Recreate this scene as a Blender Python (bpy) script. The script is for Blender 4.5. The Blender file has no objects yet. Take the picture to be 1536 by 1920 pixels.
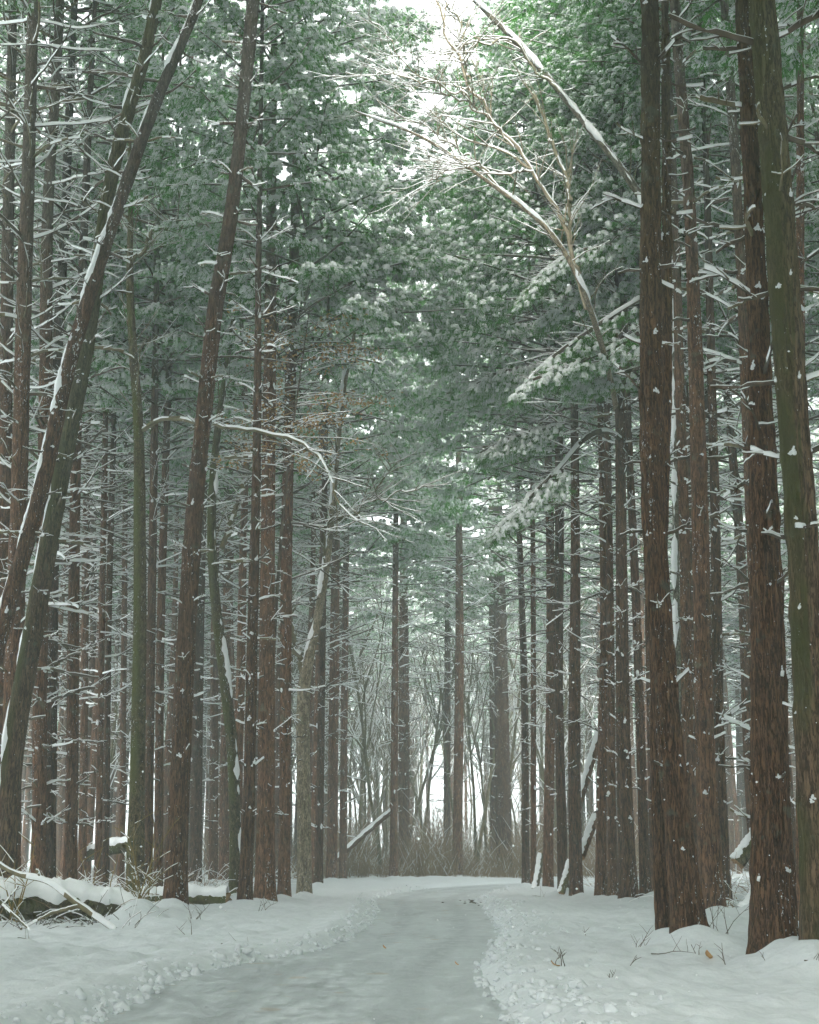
import bpy, math, random
import numpy as np
from mathutils import Vector, Matrix

# ------------------------------------------------------------------ camera, sky, sun, exposure
SC = bpy.context.scene
COL = SC.collection
R = math.radians
cam = bpy.data.cameras.new("Camera")
cam.sensor_fit = 'VERTICAL'; cam.sensor_height = 36.0; cam.sensor_width = 28.8; cam.lens = 50.0
cam.clip_start = 0.05; cam.clip_end = 2000
camo = bpy.data.objects.new("Camera", cam); COL.objects.link(camo)
camo.location = (0, 0, 1.3); camo.rotation_euler = (R(90) + math.atan(640 / 2667), 0, 0)
SC.camera = camo

SUN_EL, SUN_AZ = R(38), R(192)
w = bpy.data.worlds.new("World"); SC.world = w; w.use_nodes = True
nt = w.node_tree; nt.nodes.clear()
sky = nt.nodes.new("ShaderNodeTexSky"); sky.sky_type = 'NISHITA'; sky.sun_disc = False
sky.sun_elevation = SUN_EL; sky.sun_rotation = SUN_AZ; sky.dust_density = 6.0; sky.air_density = 1.0; sky.ozone_density = 1.0
hs = nt.nodes.new("ShaderNodeHueSaturation"); hs.inputs['Saturation'].default_value = 0.16
bg = nt.nodes.new("ShaderNodeBackground"); bg.inputs['Strength'].default_value = 0.15
wo = nt.nodes.new("ShaderNodeOutputWorld")
nt.links.new(sky.outputs[0], hs.inputs['Color']); cl = nt.nodes.new("ShaderNodeMix"); cl.data_type = 'RGBA'; cl.inputs[0].default_value = .65      # even cloud cover over the clear sky
cl.inputs[7].default_value = (5.75, 5.95, 5.95, 1); nt.links.new(hs.outputs[0], cl.inputs[6]); nt.links.new(cl.outputs[2], bg.inputs['Color']); nt.links.new(bg.outputs[0], wo.inputs['Surface'])
sl = bpy.data.lights.new("Sun", 'SUN'); sl.energy = 1.5; sl.angle = R(30); sl.color = (1, .95, .88)
so = bpy.data.objects.new("Sun", sl); COL.objects.link(so)
so.rotation_euler = (R(90) - SUN_EL, 0, math.pi - SUN_AZ)
SC.view_settings.view_transform = 'Standard'; SC.view_settings.look = 'None'
SC.view_settings.exposure = 2.0; SC.view_settings.gamma = 1.0
SC.render.engine = 'CYCLES'
cy = SC.cycles
cy.use_denoising = True
cy.max_bounces = 9; cy.diffuse_bounces = 8; cy.glossy_bounces = 2; cy.transmission_bounces = 2; cy.volume_bounces = 1; cy.transparent_max_bounces = 4
cy.use_adaptive_sampling = True; cy.adaptive_threshold = 0.03

rng = np.random.default_rng(7)
rnd = random.Random(11)

# ------------------------------------------------------------------ measured positions (metres)
TREES = {'A': {'y': 30,
       'pts': [(-9.47, 0.24, 0.239), (-9.21, 3.46, 0.234), (-8.71, 5.84, 0.221), (-7.94, 9.22, 0.204), (-7.7, 11.38, 0.195), (-7.4, 12.71, 0.191), (-7.01, 14.36, 0.175), (-6.54, 16.15, 0.171), (-5.95, 18.27, 0.155),
               (-5.47, 19.62, 0.144), (-4.92, 21.0, 0.127)],
       'H': 27,
       'kind': 'pine',
       'label': 'leaning pine stem with snow along its upper side, entering from the left edge',
       'lo': 0.2,
       'hi': 0.9,
       'start': 5,
       'cb': 15.5,
       'clumps': 10},
 'B': {'y': 31,
       'pts': [(-8.53, 0.32, 0.292), (-8.6, 3.54, 0.276), (-8.4, 4.8, 0.273), (-7.88, 9.48, 0.24), (-7.6, 11.47, 0.219), (-7.39, 12.98, 0.21), (-7.21, 15.85, 0.195), (-7.0, 17.74, 0.191), (-6.61, 19.11, 0.18),
               (-6.16, 21.66, 0.164)],
       'H': 27,
       'kind': 'pine',
       'label': 'leaning mossy pine rising behind the snow-streaked leaning stem',
       'lo': 0.3,
       'hi': 1.3,
       'start': 6,
       'cb': 16,
       'clumps': 10},
 'C': {'y': 33.5,
       'pts': [(-9.09, 0.26, 0.267), (-9.27, 3.72, 0.249), (-9.49, 10.14, 0.227), (-9.7, 15.04, 0.201), (-9.82, 19.07, 0.179), (-9.98, 23.3, 0.156)],
       'H': 27,
       'kind': 'pine',
       'label': 'pine with long snowy whorled branches at the far left edge',
       'lo': 0.9,
       'hi': 2.6,
       'start': 5,
       'cb': 17,
       'clumps': 10},
 'D': {'y': 36,
       'pts': [(-10.11, 0.23, 0.261), (-10.41, 6.58, 0.245), (-10.61, 10.8, 0.209), (-10.92, 16.79, 0.174), (-11.3, 24.94, 0.137)],
       'H': 27,
       'kind': 'pine',
       'label': 'dark pine cut by the left edge of the picture',
       'lo': 0.9,
       'hi': 2.4,
       'start': 2.0,
       'cb': 17,
       'clumps': 10},
 'E': {'y': 36,
       'pts': [(-9.07, 0.25, 0.196), (-9.38, 6.04, 0.19), (-9.49, 9.37, 0.194), (-9.71, 14.19, 0.192), (-9.83, 16.06, 0.18), (-9.96, 19.14, 0.162), (-9.91, 21.03, 0.156), (-9.95, 24.94, 0.137)],
       'H': 27,
       'kind': 'pine',
       'label': 'reddish brown pine second from the log end, bark with few branches',
       'lo': 0.7,
       'hi': 2.3,
       'start': 2.0,
       'cb': 18,
       'clumps': 10},
 'Fz': {'y': 38,
        'pts': [(-9.3, 0.2, 0.186), (-9.59, 6.3, 0.179), (-9.75, 9.82, 0.175), (-9.99, 15.38, 0.166), (-9.93, 16.25, 0.152), (-9.96, 19.47, 0.139), (-10.02, 22.12, 0.133), (-10.07, 26.25, 0.112)],
        'H': 27,
        'kind': 'pine',
        'label': 'narrow pine close against its thicker reddish neighbour behind the log',
        'lo': 0.7,
        'hi': 2.3,
        'start': 2.0,
        'cb': 19,
        'clumps': 10},
 'G': {'y': 37.5,
       'pts': [(-8.65, 0.43, 0.19), (-8.71, 2.1, 0.179), (-9.12, 11.2, 0.153), (-9.23, 15.83, 0.134), (-9.31, 21.58, 0.108)],
       'H': 27,
       'kind': 'pine',
       'label': 'straight very dark pine trunk behind the fallen log',
       'lo': 0.5,
       'hi': 2.0,
       'start': 2.0,
       'cb': 13.5,
       'clumps': 10},
 'H': {'y': 47,
       'pts': [(-10.46, 0.44, 0.145), (-10.88, 10.0, 0.134), (-11.17, 17.54, 0.121), (-11.41, 25.66, 0.096)],
       'H': 27,
       'kind': 'pine',
       'label': 'slim grey pine just right of the very dark trunk',
       'lo': 0.5,
       'hi': 1.5,
       'start': 2.0,
       'cb': 13.5,
       'clumps': 10},
 'I': {'y': 43,
       'pts': [(-9.12, 0.33, 0.117), (-9.17, 2.17, 0.11), (-9.43, 9.21, 0.102), (-9.54, 12.65, 0.1), (-9.76, 19.8, 0.078)],
       'H': 27,
       'kind': 'pine',
       'label': 'left one of two slim twin pines behind the log',
       'lo': 0.5,
       'hi': 1.5,
       'start': 2.0,
       'cb': 13.5,
       'clumps': 10},
 'J': {'y': 43.5,
       'pts': [(-8.99, 0.32, 0.118), (-9.07, 2.18, 0.112), (-9.34, 9.3, 0.108), (-9.39, 12.78, 0.101), (-9.59, 20.02, 0.079)],
       'H': 27,
       'kind': 'pine',
       'label': 'right one of two slim twin pines behind the log',
       'lo': 0.5,
       'hi': 1.5,
       'start': 2.0,
       'cb': 13.5,
       'clumps': 10},
 'K': {'y': 50,
       'pts': [(-9.81, 0.51, 0.127), (-10.03, 6.76, 0.112), (-10.33, 14.49, 0.097), (-10.56, 20.68, 0.07)],
       'H': 27,
       'kind': 'pine',
       'label': 'thin mossy sapling trunk between twin pines and crooked tree',
       'lo': 0.5,
       'hi': 1.5,
       'start': 2.0,
       'cb': 13.5,
       'clumps': 10},
 'L': {'y': 34.5,
       'pts': [(-6.43, 0.35, 0.25), (-6.47, 2.0, 0.209), (-6.59, 6.75, 0.176), (-6.77, 10.4, 0.154), (-6.89, 12.31, 0.135), (-7.04, 13.37, 0.123), (-7.19, 14.67, 0.11), (-7.29, 16.14, 0.104), (-7.32, 17.8, 0.077),
               (-7.46, 19.95, 0.05)],
       'H': 17,
       'kind': 'leaf',
       'label': 'crooked mossy broadleaf trunk with a long snowy limb arching over the road',
       'lo': 0.5,
       'hi': 1.5,
       'start': 2.0,
       'cb': 13.5,
       'clumps': 10,
       'limbs': [[(-6.77, 34.5, 11.69, 0.094), (-6.46, 34.3, 11.87, 0.081), (-5.88, 34.1, 11.94, 0.08), (-5.37, 33.9, 11.84, 0.073), (-4.91, 33.7, 11.71, 0.073), (-4.04, 33.5, 11.41, 0.065), (-3.23, 33.3, 11.18, 0.065),
                  (-2.77, 33.1, 11.06, 0.058), (-2.48, 32.9, 10.86, 0.051), (-2.16, 32.7, 10.52, 0.045), (-1.98, 32.5, 10.19, 0.044), (-1.84, 32.3, 9.82, 0.038), (-1.69, 32.1, 9.31, 0.031), (-1.45, 31.9, 8.93, 0.025),
                  (-0.95, 31.7, 8.59, 0.015), (-0.46, 31.5, 8.11, 0.009)],
                 [(-7.25, 34.5, 16.26, 0.083), (-7.07, 34.37, 16.48, 0.076), (-6.86, 34.24, 16.66, 0.069), (-6.6, 34.11, 16.87, 0.062), (-6.28, 33.99, 17.05, 0.055), (-5.93, 33.86, 17.12, 0.048), (-5.58, 33.73, 17.07, 0.034),
                  (-5.21, 33.6, 16.85, 0.02)]]},
 'M': {'y': 30.37,
       'pts': [(-4.82, 0.0, 0.252), (-4.83, 1.92, 0.239), (-4.82, 4.93, 0.228), (-4.77, 7.29, 0.215), (-4.7, 9.31, 0.2), (-4.52, 11.76, 0.192), (-4.43, 13.75, 0.201), (-4.19, 14.77, 0.184), (-4.06, 16.33, 0.173),
               (-3.96, 17.67, 0.175), (-3.87, 19.29, 0.164), (-3.75, 21.24, 0.167)],
       'H': 27,
       'kind': 'pine',
       'label': 'stout split-bark pine leaning over the end of the fallen log',
       'lo': 0.12,
       'hi': 0.7,
       'start': 2.2,
       'cb': 16,
       'clumps': 16},
 'N1': {'y': 41,
        'pts': [(-7.29, 0.26, 0.141), (-7.46, 5.78, 0.138), (-7.54, 8.89, 0.133), (-7.67, 13.78, 0.12), (-7.83, 18.94, 0.099)],
        'H': 27,
        'kind': 'pine',
        'label': 'brown pine half hidden behind the stout leaning pine, its left neighbour',
        'lo': 0.5,
        'hi': 1.6,
        'start': 2.0,
        'cb': 13.5,
        'clumps': 10},
 'N2': {'y': 42.5,
        'pts': [(-7.25, 0.25, 0.146), (-7.51, 7.54, 0.136), (-7.55, 12.52, 0.124), (-7.59, 17.77, 0.102)],
        'H': 27,
        'kind': 'pine',
        'label': 'brown pine tight behind the stout leaning pine, next to its bark',
        'lo': 0.5,
        'hi': 1.6,
        'start': 2.0,
        'cb': 13.5,
        'clumps': 10},
 'O1': {'y': 52,
        'pts': [(-7.58, 0.24, 0.236), (-7.77, 8.93, 0.216), (-7.82, 15.02, 0.192), (-7.83, 21.45, 0.145)],
        'H': 27,
        'kind': 'pine',
        'label': 'grey misty pine trunk right behind the stout leaning pine',
        'lo': 0.5,
        'hi': 1.5,
        'start': 2.0,
        'cb': 13.5,
        'clumps': 10},
 'O2': {'y': 57,
        'pts': [(-7.61, 0.17, 0.186), (-7.87, 9.67, 0.172), (-8.0, 16.34, 0.144)],
        'H': 27,
        'kind': 'pine',
        'label': 'paler misty pine trunk left of the curved vine-wrapped tree',
        'lo': 0.5,
        'hi': 1.5,
        'start': 2.0,
        'cb': 13.5,
        'clumps': 10},
 'O3': {'y': 58,
        'pts': [(-7.33, 0.17, 0.21), (-7.53, 9.81, 0.197), (-7.6, 16.61, 0.169)],
        'H': 27,
        'kind': 'pine',
        'label': 'wide pale misty trunk behind the foot of the curved tree',
        'lo': 0.5,
        'hi': 1.5,
        'start': 2.0,
        'cb': 13.5,
        'clumps': 10},
 'P': {'y': 39.5,
       'pts': [(-4.69, 0.16, 0.172), (-4.71, 1.86, 0.173), (-4.85, 4.03, 0.176), (-5.07, 5.61, 0.17), (-5.31, 7.1, 0.164), (-5.52, 8.61, 0.15), (-5.65, 10.15, 0.144), (-5.65, 11.72, 0.13), (-5.56, 13.32, 0.116),
               (-5.37, 14.95, 0.094), (-5.2, 16.61, 0.071)],
       'H': 17,
       'kind': 'leaf',
       'label': 'curved forked trunk plastered with snow on its right side',
       'lo': 0.5,
       'hi': 1.5,
       'start': 2.0,
       'cb': 13.5,
       'clumps': 10,
       'limbs': [[(-5.33, 39.5, 9.72, 0.114), (-5.12, 39.6, 10.41, 0.099), (-4.94, 39.7, 11.14, 0.092), (-4.79, 39.8, 11.88, 0.085), (-4.69, 39.9, 12.63, 0.07), (-4.51, 40.0, 13.64, 0.055)]]},
 'Q': {'y': 33.5,
       'pts': [(-3.75, 0.1, 0.17), (-3.71, 1.98, 0.153), (-3.73, 7.5, 0.134), (-3.73, 10.14, 0.117), (-3.76, 12.88, 0.099), (-3.81, 14.85, 0.087)],
       'H': 24,
       'kind': 'pine',
       'label': 'slim straight pine beside the widest trunk left of the road',
       'lo': 0.12,
       'hi': 0.9,
       'start': 2.0,
       'cb': 16,
       'clumps': 14},
 'R': {'y': 37.5,
       'pts': [(-3.68, 0.11, 0.271), (-3.74, 4.0, 0.243), (-3.81, 8.24, 0.214), (-3.87, 12.71, 0.198), (-3.9, 15.83, 0.187), (-3.97, 20.73, 0.146)],
       'H': 27,
       'kind': 'pine',
       'label': 'widest straight pine at the left roadside',
       'lo': 0.2,
       'hi': 1.9,
       'start': 2.0,
       'cb': 13.5,
       'clumps': 12},
 'S': {'y': 39.5,
       'pts': [(-3.36, 0.24, 0.172), (-3.44, 5.61, 0.17), (-3.51, 11.72, 0.176), (-3.45, 16.61, 0.173), (-3.43, 21.77, 0.138)],
       'H': 27,
       'kind': 'pine',
       'label': 'dark pine pressed against the widest roadside trunk',
       'lo': 0.6,
       'hi': 2.6,
       'start': 2.0,
       'cb': 13.5,
       'clumps': 10},
 'U': {'y': 41,
       'pts': [(-2.93, 0.32, 0.216), (-2.98, 2.77, 0.204), (-3.07, 5.01, 0.206), (-3.02, 6.48, 0.193), (-2.79, 7.32, 0.139), (-2.57, 8.57, 0.132), (-2.37, 10.17, 0.118), (-2.28, 11.46, 0.103), (-2.17, 13.11, 0.088),
               (-1.99, 15.13, 0.081), (-1.73, 16.5, 0.065)],
       'H': 19,
       'kind': 'leaf',
       'label': 'grey broadleaf tree with a snowy V-shaped fork, left of the road bend',
       'lo': 0.5,
       'hi': 1.5,
       'start': 2.0,
       'cb': 13.5,
       'clumps': 10,
       'limbs': [[(-3.08, 41.0, 6.36, 0.131), (-3.26, 40.84, 6.99, 0.115), (-3.43, 40.68, 7.74, 0.1), (-3.55, 40.52, 8.22, 0.092), (-3.68, 40.36, 9.09, 0.077), (-3.76, 40.2, 9.99, 0.062)],
                 [(-2.44, 41.0, 9.21, 0.063), (-2.56, 40.76, 10.12, 0.039), (-2.52, 40.51, 10.62, 0.039), (-1.99, 40.27, 10.72, 0.039), (-1.36, 40.03, 10.98, 0.039), (-0.74, 39.79, 11.32, 0.038), (-0.12, 39.54, 11.42, 0.031),
                  (0.61, 39.3, 11.5, 0.023)],
                 [(-2.33, 41.0, 10.49, 0.047), (-1.87, 41.15, 11.09, 0.048), (-1.25, 41.3, 11.79, 0.04), (-0.61, 41.45, 12.57, 0.032), (0.03, 41.6, 13.12, 0.024)]]},
 'W1': {'y': 51,
        'pts': [(-3.15, 0.18, 0.148), (-3.15, 6.87, 0.143), (-3.15, 12.73, 0.127), (-3.14, 18.92, 0.101)],
        'H': 27,
        'kind': 'pine',
        'label': 'slim pine at the bend beside the forked grey tree',
        'lo': 0.5,
        'hi': 1.5,
        'start': 2.0,
        'cb': 13.5,
        'clumps': 10},
 'W2': {'y': 62,
        'pts': [(-3.29, 0.21, 0.248), (-3.29, 8.07, 0.232), (-3.29, 15.2, 0.202), (-3.28, 22.72, 0.159)],
        'H': 27,
        'kind': 'pine',
        'label': 'hazy pine behind the bend, left of the slanting fallen trunk',
        'lo': 0.5,
        'hi': 1.5,
        'start': 2.0,
        'cb': 13.5,
        'clumps': 10},
 'W3': {'y': 65,
        'pts': [(-2.95, 0.2, 0.177), (-2.97, 8.39, 0.17), (-2.95, 15.87, 0.15)],
        'H': 27,
        'kind': 'pine',
        'label': 'second hazy pine behind the bend above the slanting fallen trunk',
        'lo': 0.5,
        'hi': 1.5,
        'start': 2.0,
        'cb': 13.5,
        'clumps': 10},
 'X1': {'y': 68,
        'pts': [(-0.74, 0.05, 0.21), (-0.71, 6.21, 0.189), (-0.69, 11.28, 0.18), (-0.66, 19.25, 0.132)],
        'H': 27,
        'kind': 'pine',
        'label': 'dark misty pine with snowy twigs standing across the road bend',
        'lo': 0.3,
        'hi': 2.2,
        'start': 3,
        'cb': 12.5,
        'clumps': 10},
 'X2': {'y': 82,
        'pts': [(-0.33, 0.08, 0.343), (-0.3, 7.21, 0.335), (-0.34, 14.9, 0.295), (-0.35, 22.94, 0.191)],
        'H': 27,
        'kind': 'pine',
        'label': 'wider faded pine just right of the dark misty one across the bend',
        'lo': 0.3,
        'hi': 2.2,
        'start': 2.0,
        'cb': 14,
        'clumps': 10},
 'X3': {'y': 72,
        'pts': [(2.33, 0.08, 0.261), (2.46, 6.49, 0.254), (2.56, 11.87, 0.231), (2.57, 20.3, 0.167)],
        'H': 27,
        'kind': 'pine',
        'label': 'dark pine trunk standing in brush at the middle of the bend',
        'lo': 0.4,
        'hi': 2.4,
        'start': 5,
        'cb': 12,
        'clumps': 10},
 'X4': {'y': 85,
        'pts': [(2.16, 0.1, 0.216), (2.26, 10.58, 0.207), (2.35, 20.35, 0.163)],
        'H': 27,
        'kind': 'pine',
        'label': 'faint thin pine to the left of the trunk in the brush',
        'lo': 0.5,
        'hi': 1.5,
        'start': 2.0,
        'cb': 15,
        'clumps': 10},
 'X5': {'y': 78,
        'pts': [(5.04, 0.14, 0.453), (5.03, 6.93, 0.434), (5.03, 14.24, 0.37), (4.96, 21.88, 0.272)],
        'H': 27,
        'kind': 'pine',
        'label': 'broad faded pine trunk at the right end of the bend',
        'lo': 0.4,
        'hi': 2.6,
        'start': 4,
        'cb': 13.5,
        'clumps': 10},
 'X6': {'y': 86, 'pts': [(5.03, 0.09, 0.312), (5.08, 10.69, 0.29), (5.09, 20.58, 0.231)], 'H': 27, 'kind': 'pine', 'label': 'pale pine left of the broad faded trunk', 'lo': 0.5, 'hi': 1.5, 'start': 2.0, 'cb': 13.5, 'clumps': 10},
 'r12': {'y': 55,
         'pts': [(4.35, 0.1, 0.15), (4.45, 7.3, 0.144), (4.38, 12.55, 0.126), (4.24, 18.04, 0.097)],
         'H': 27,
         'kind': 'pine',
         'label': 'slender pine at the inner corner of the bend',
         'lo': 0.3,
         'hi': 2.0,
         'start': 2.0,
         'cb': 13.5,
         'clumps': 10},
 'r12b': {'y': 52,
          'pts': [(4.38, 0.2, 0.113), (4.53, 6.98, 0.107), (4.63, 12.96, 0.1)],
          'H': 27,
          'kind': 'pine',
          'label': 'slender pine second from the inner corner of the bend',
          'lo': 0.3,
          'hi': 1.8,
          'start': 2.0,
          'cb': 13.5,
          'clumps': 10},
 'r11': {'y': 48,
         'pts': [(4.51, 0.18, 0.183), (4.68, 4.76, 0.178), (4.78, 6.79, 0.171), (4.88, 12.57, 0.157), (4.84, 16.7, 0.132), (4.83, 21.95, 0.097)],
         'H': 27,
         'kind': 'pine',
         'label': 'pine third from the inner corner of the bend',
         'lo': 0.2,
         'hi': 2.2,
         'start': 2.0,
         'cb': 13.5,
         'clumps': 10},
 'r10': {'y': 45,
         'pts': [(4.7, 0.1, 0.171), (4.71, 4.55, 0.159), (4.69, 6.45, 0.152), (4.87, 11.18, 0.164), (4.93, 14.99, 0.141), (5.0, 20.66, 0.109)],
         'H': 27,
         'kind': 'pine',
         'label': 'pine in the right-hand row with speckled snow, beside leaning snowy log',
         'lo': 0.2,
         'hi': 2.0,
         'start': 2.0,
         'cb': 13.5,
         'clumps': 10},
 'r9': {'y': 41.5,
        'pts': [(4.7, 0.07, 0.188), (4.72, 3.66, 0.199), (4.93, 9.14, 0.158), (5.01, 12.99, 0.129), (5.11, 19.16, 0.1)],
        'H': 27,
        'kind': 'pine',
        'label': 'dark pine right of the leaning snowy log in the right-hand row',
        'lo': 0.2,
        'hi': 2.0,
        'start': 2.0,
        'cb': 13.5,
        'clumps': 12},
 'r8a': {'y': 39.5,
         'pts': [(5.12, 0.06, 0.164), (5.27, 3.54, 0.153), (5.44, 7.1, 0.104), (5.54, 11.72, 0.1), (5.55, 14.95, 0.094), (5.61, 20.02, 0.072)],
         'H': 27,
         'kind': 'pine',
         'label': 'left trunk of a close pair in the right-hand row',
         'lo': 0.2,
         'hi': 1.2,
         'start': 2.0,
         'cb': 13.5,
         'clumps': 12},
 'r8b': {'y': 39,
         'pts': [(5.36, 0.05, 0.134), (5.45, 3.51, 0.13), (5.56, 7.03, 0.11), (5.64, 11.59, 0.106), (5.68, 14.78, 0.092), (5.73, 19.78, 0.071)],
         'H': 27,
         'kind': 'pine',
         'label': 'right trunk of a close pair in the right-hand row',
         'lo': 0.2,
         'hi': 1.2,
         'start': 2.0,
         'cb': 13.5,
         'clumps': 12},
 'r7': {'y': 37,
        'pts': [(5.51, 0.06, 0.241), (5.48, 3.4, 0.205), (5.61, 8.29, 0.162), (5.71, 12.3, 0.145), (5.76, 14.09, 0.131), (5.83, 18.83, 0.098)],
        'H': 27,
        'kind': 'pine',
        'label': 'straight lichen-spotted pine carrying a drooping green bough',
        'lo': 0.15,
        'hi': 1.2,
        'start': 2.0,
        'cb': 13.5,
        'clumps': 18},
 'r13': {'y': 37.5,
         'pts': [(6.01, 0.09, 0.156), (6.03, 3.43, 0.132), (6.06, 7.23, 0.128), (6.01, 12.45, 0.103), (6.04, 15.83, 0.09), (6.1, 20.73, 0.061)],
         'H': 27,
         'kind': 'pine',
         'label': 'slim dark pine between the lichen-spotted pine and the big twin trunk',
         'lo': 0.15,
         'hi': 1.0,
         'start': 2.0,
         'cb': 13.5,
         'clumps': 14},
 'r14': {'y': 38,
         'pts': [(6.34, 0.1, 0.137), (6.4, 4.04, 0.127), (6.5, 9.82, 0.11), (6.6, 14.43, 0.09)],
         'H': 27,
         'kind': 'pine',
         'label': 'brown trunk tucked behind the big twin trunk',
         'lo': 0.15,
         'hi': 0.8,
         'start': 2.0,
         'cb': 13.5,
         'clumps': 10},
 'r1b': {'y': 20.6,
         'pts': [(3.57, 0.02, 0.126), (3.54, 1.3, 0.116), (3.5, 2.47, 0.107), (3.65, 4.88, 0.102), (3.82, 6.74, 0.1), (3.97, 9.28, 0.09), (4.07, 11.97, 0.076), (4.17, 14.83, 0.061)],
         'H': 22,
         'kind': 'pine',
         'label': 'thinner left stem of the big twin trunk by the snow mound',
         'lo': 0.1,
         'hi': 0.5,
         'start': 2.0,
         'cb': 16,
         'clumps': 5},
 'r1': {'y': 19.8,
        'pts': [(3.76, 0.02, 0.249), (3.72, 0.95, 0.234), (3.58, 2.42, 0.216), (3.51, 4.74, 0.196), (3.49, 6.57, 0.2), (3.51, 7.82, 0.195), (3.58, 9.09, 0.194), (3.64, 10.77, 0.177), (3.74, 13.21, 0.165), (3.77, 14.3, 0.155)],
        'H': 25,
        'kind': 'pine',
        'label': 'big dark trunk with rough bark standing behind a round snow mound',
        'lo': 0.06,
        'hi': 0.8,
        'start': 1.2,
        'cb': 15.5,
        'clumps': 18},
 'r2': {'y': 17.2,
        'pts': [(4.21, 0.01, 0.277), (4.3, 2.28, 0.267), (4.36, 3.77, 0.253), (4.43, 5.61, 0.219), (4.44, 6.96, 0.179), (4.49, 8.07, 0.154), (4.52, 10.72, 0.138), (4.54, 12.59, 0.12)],
        'H': 25,
        'kind': 'pine',
        'label': 'thickest rough-barked trunk at right, snow mound at its foot',
        'lo': 0.05,
        'hi': 0.9,
        'start': 1.0,
        'cb': 14.5,
        'clumps': 16},
 'r3': {'y': 16.2,
        'pts': [(4.51, 0.05, 0.232), (4.53, 2.22, 0.216), (4.6, 5.36, 0.197), (4.55, 6.9, 0.198), (4.56, 7.94, 0.201), (4.57, 9.32, 0.205), (4.55, 10.61, 0.195), (4.5, 11.94, 0.171)],
        'H': 26,
        'kind': 'pine',
        'label': 'mossy smooth trunk leaning in at the right edge',
        'lo': 0.06,
        'hi': 1.3,
        'start': 1.5,
        'cb': 14,
        'clumps': 16},
 'r4': {'y': 28,
        'pts': [(5.75, 0.12, 0.253), (5.73, 2.89, 0.207), (5.88, 7.88, 0.178), (5.93, 10.52, 0.171), (5.97, 12.32, 0.156), (5.99, 15.16, 0.131), (5.91, 17.64, 0.128), (5.87, 19.69, 0.118)],
        'H': 27,
        'kind': 'pine',
        'label': 'straight pine with snow-tipped stubs between the two biggest trunks',
        'lo': 0.12,
        'hi': 1.1,
        'start': 2.0,
        'cb': 16,
        'clumps': 18},
 'r5': {'y': 34,
        'pts': [(7.26, 0.29, 0.172), (7.3, 3.23, 0.145), (7.53, 9.81, 0.125), (7.58, 12.5, 0.12), (7.73, 17.41, 0.097)],
        'H': 27,
        'kind': 'pine',
        'label': 'dark narrow pine behind and right of the stub-branched pine',
        'lo': 0.3,
        'hi': 1.7,
        'start': 2.0,
        'cb': 13.5,
        'clumps': 10},
 'r6': {'y': 33,
        'pts': [(6.38, 0.23, 0.167), (6.37, 3.17, 0.146), (6.56, 9.35, 0.14), (6.58, 12.16, 0.13), (6.66, 15.5, 0.119), (6.68, 18.4, 0.095)],
        'H': 27,
        'kind': 'pine',
        'label': 'brown pine showing between the big twin trunk and the stub-branched pine',
        'lo': 0.12,
        'hi': 0.7,
        'start': 2.0,
        'cb': 13.5,
        'clumps': 12},
 'r15': {'y': 31,
         'pts': [(7.53, 0.16, 0.19), (7.63, 5.85, 0.164), (7.69, 11.24, 0.134), (7.75, 14.53, 0.118), (7.76, 18.29, 0.128), (7.72, 21.66, 0.111)],
         'H': 27,
         'kind': 'pine',
         'label': 'slim pine seen above and behind the thickest right-hand trunk',
         'lo': 0.5,
         'hi': 1.6,
         'start': 2.0,
         'cb': 17,
         'clumps': 10},
 'r16': {'y': 25,
         'pts': [(6.62, 0.03, 0.108), (6.88, 4.03, 0.108), (7.18, 8.91, 0.093), (7.43, 13.14, 0.081), (7.75, 17.72, 0.069)],
         'H': 27,
         'kind': 'pine',
         'label': 'narrow snow-specked pine squeezed between the two trunks at the right edge',
         'lo': 0.3,
         'hi': 1.5,
         'start': 2.0,
         'cb': 15,
         'clumps': 10},
 'r17': {'y': 33.5,
         'pts': [(6.3, 0.24, 0.133), (6.31, 3.72, 0.112), (6.37, 7.5, 0.102), (6.59, 12.88, 0.106), (6.59, 16.0, 0.122), (5.9, 17.84, 0.13), (4.59, 19.64, 0.131), (3.92, 20.64, 0.125), (3.25, 21.57, 0.112), (2.49, 22.43, 0.098),
                 (1.73, 23.3, 0.092)],
         'H': 20,
         'kind': 'leaf',
         'label': 'snow-plastered broadleaf trunk that bends left high over the road',
         'lo': 0.5,
         'hi': 1.5,
         'start': 2.0,
         'cb': 13.5,
         'clumps': 10,
         'limbs': [[(4.05, 33.5, 20.44, 0.062), (3.22, 33.25, 21.26, 0.042), (2.72, 33.0, 21.8, 0.041), (2.22, 32.75, 21.72, 0.034), (1.66, 32.5, 21.39, 0.027), (1.11, 32.25, 21.11, 0.02), (0.29, 32.0, 20.66, 0.013)],
                   [(3.25, 33.5, 21.57, 0.056), (2.85, 33.7, 22.09, 0.042), (2.44, 33.9, 22.36, 0.036), (1.89, 34.1, 22.47, 0.029), (1.46, 34.3, 22.21, 0.022), (1.11, 34.5, 22.49, 0.014)]]},
 'r18': {'y': 38.4,
         'pts': [(5.72, 0.08, 0.118, 38.4), (5.69, 3.48, 0.106, 38.4), (5.83, 8.56, 0.102, 38.4), (5.92, 12.72, 0.105, 38.4), (5.5, 13.28, 0.1, 36.43), (4.9, 13.8, 0.095, 34.12), (4.25, 14.24, 0.09, 32.0),
                 (3.92, 15.23, 0.084, 32.0), (3.36, 16.15, 0.084, 32.0), (2.62, 16.76, 0.078, 32.0), (2.26, 17.04, 0.072, 32.0), (1.6, 17.57, 0.065, 32.0), (1.0, 18.04, 0.059, 32.0), (0.07, 18.72, 0.046, 32.0),
                 (-0.75, 18.89, 0.033, 32.0), (-1.38, 19.23, 0.02, 32.0)],
         'H': 0,
         'kind': 'leaf',
         'label': 'pale broadleaf tree whose bare limbs spread across the sky gap',
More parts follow.
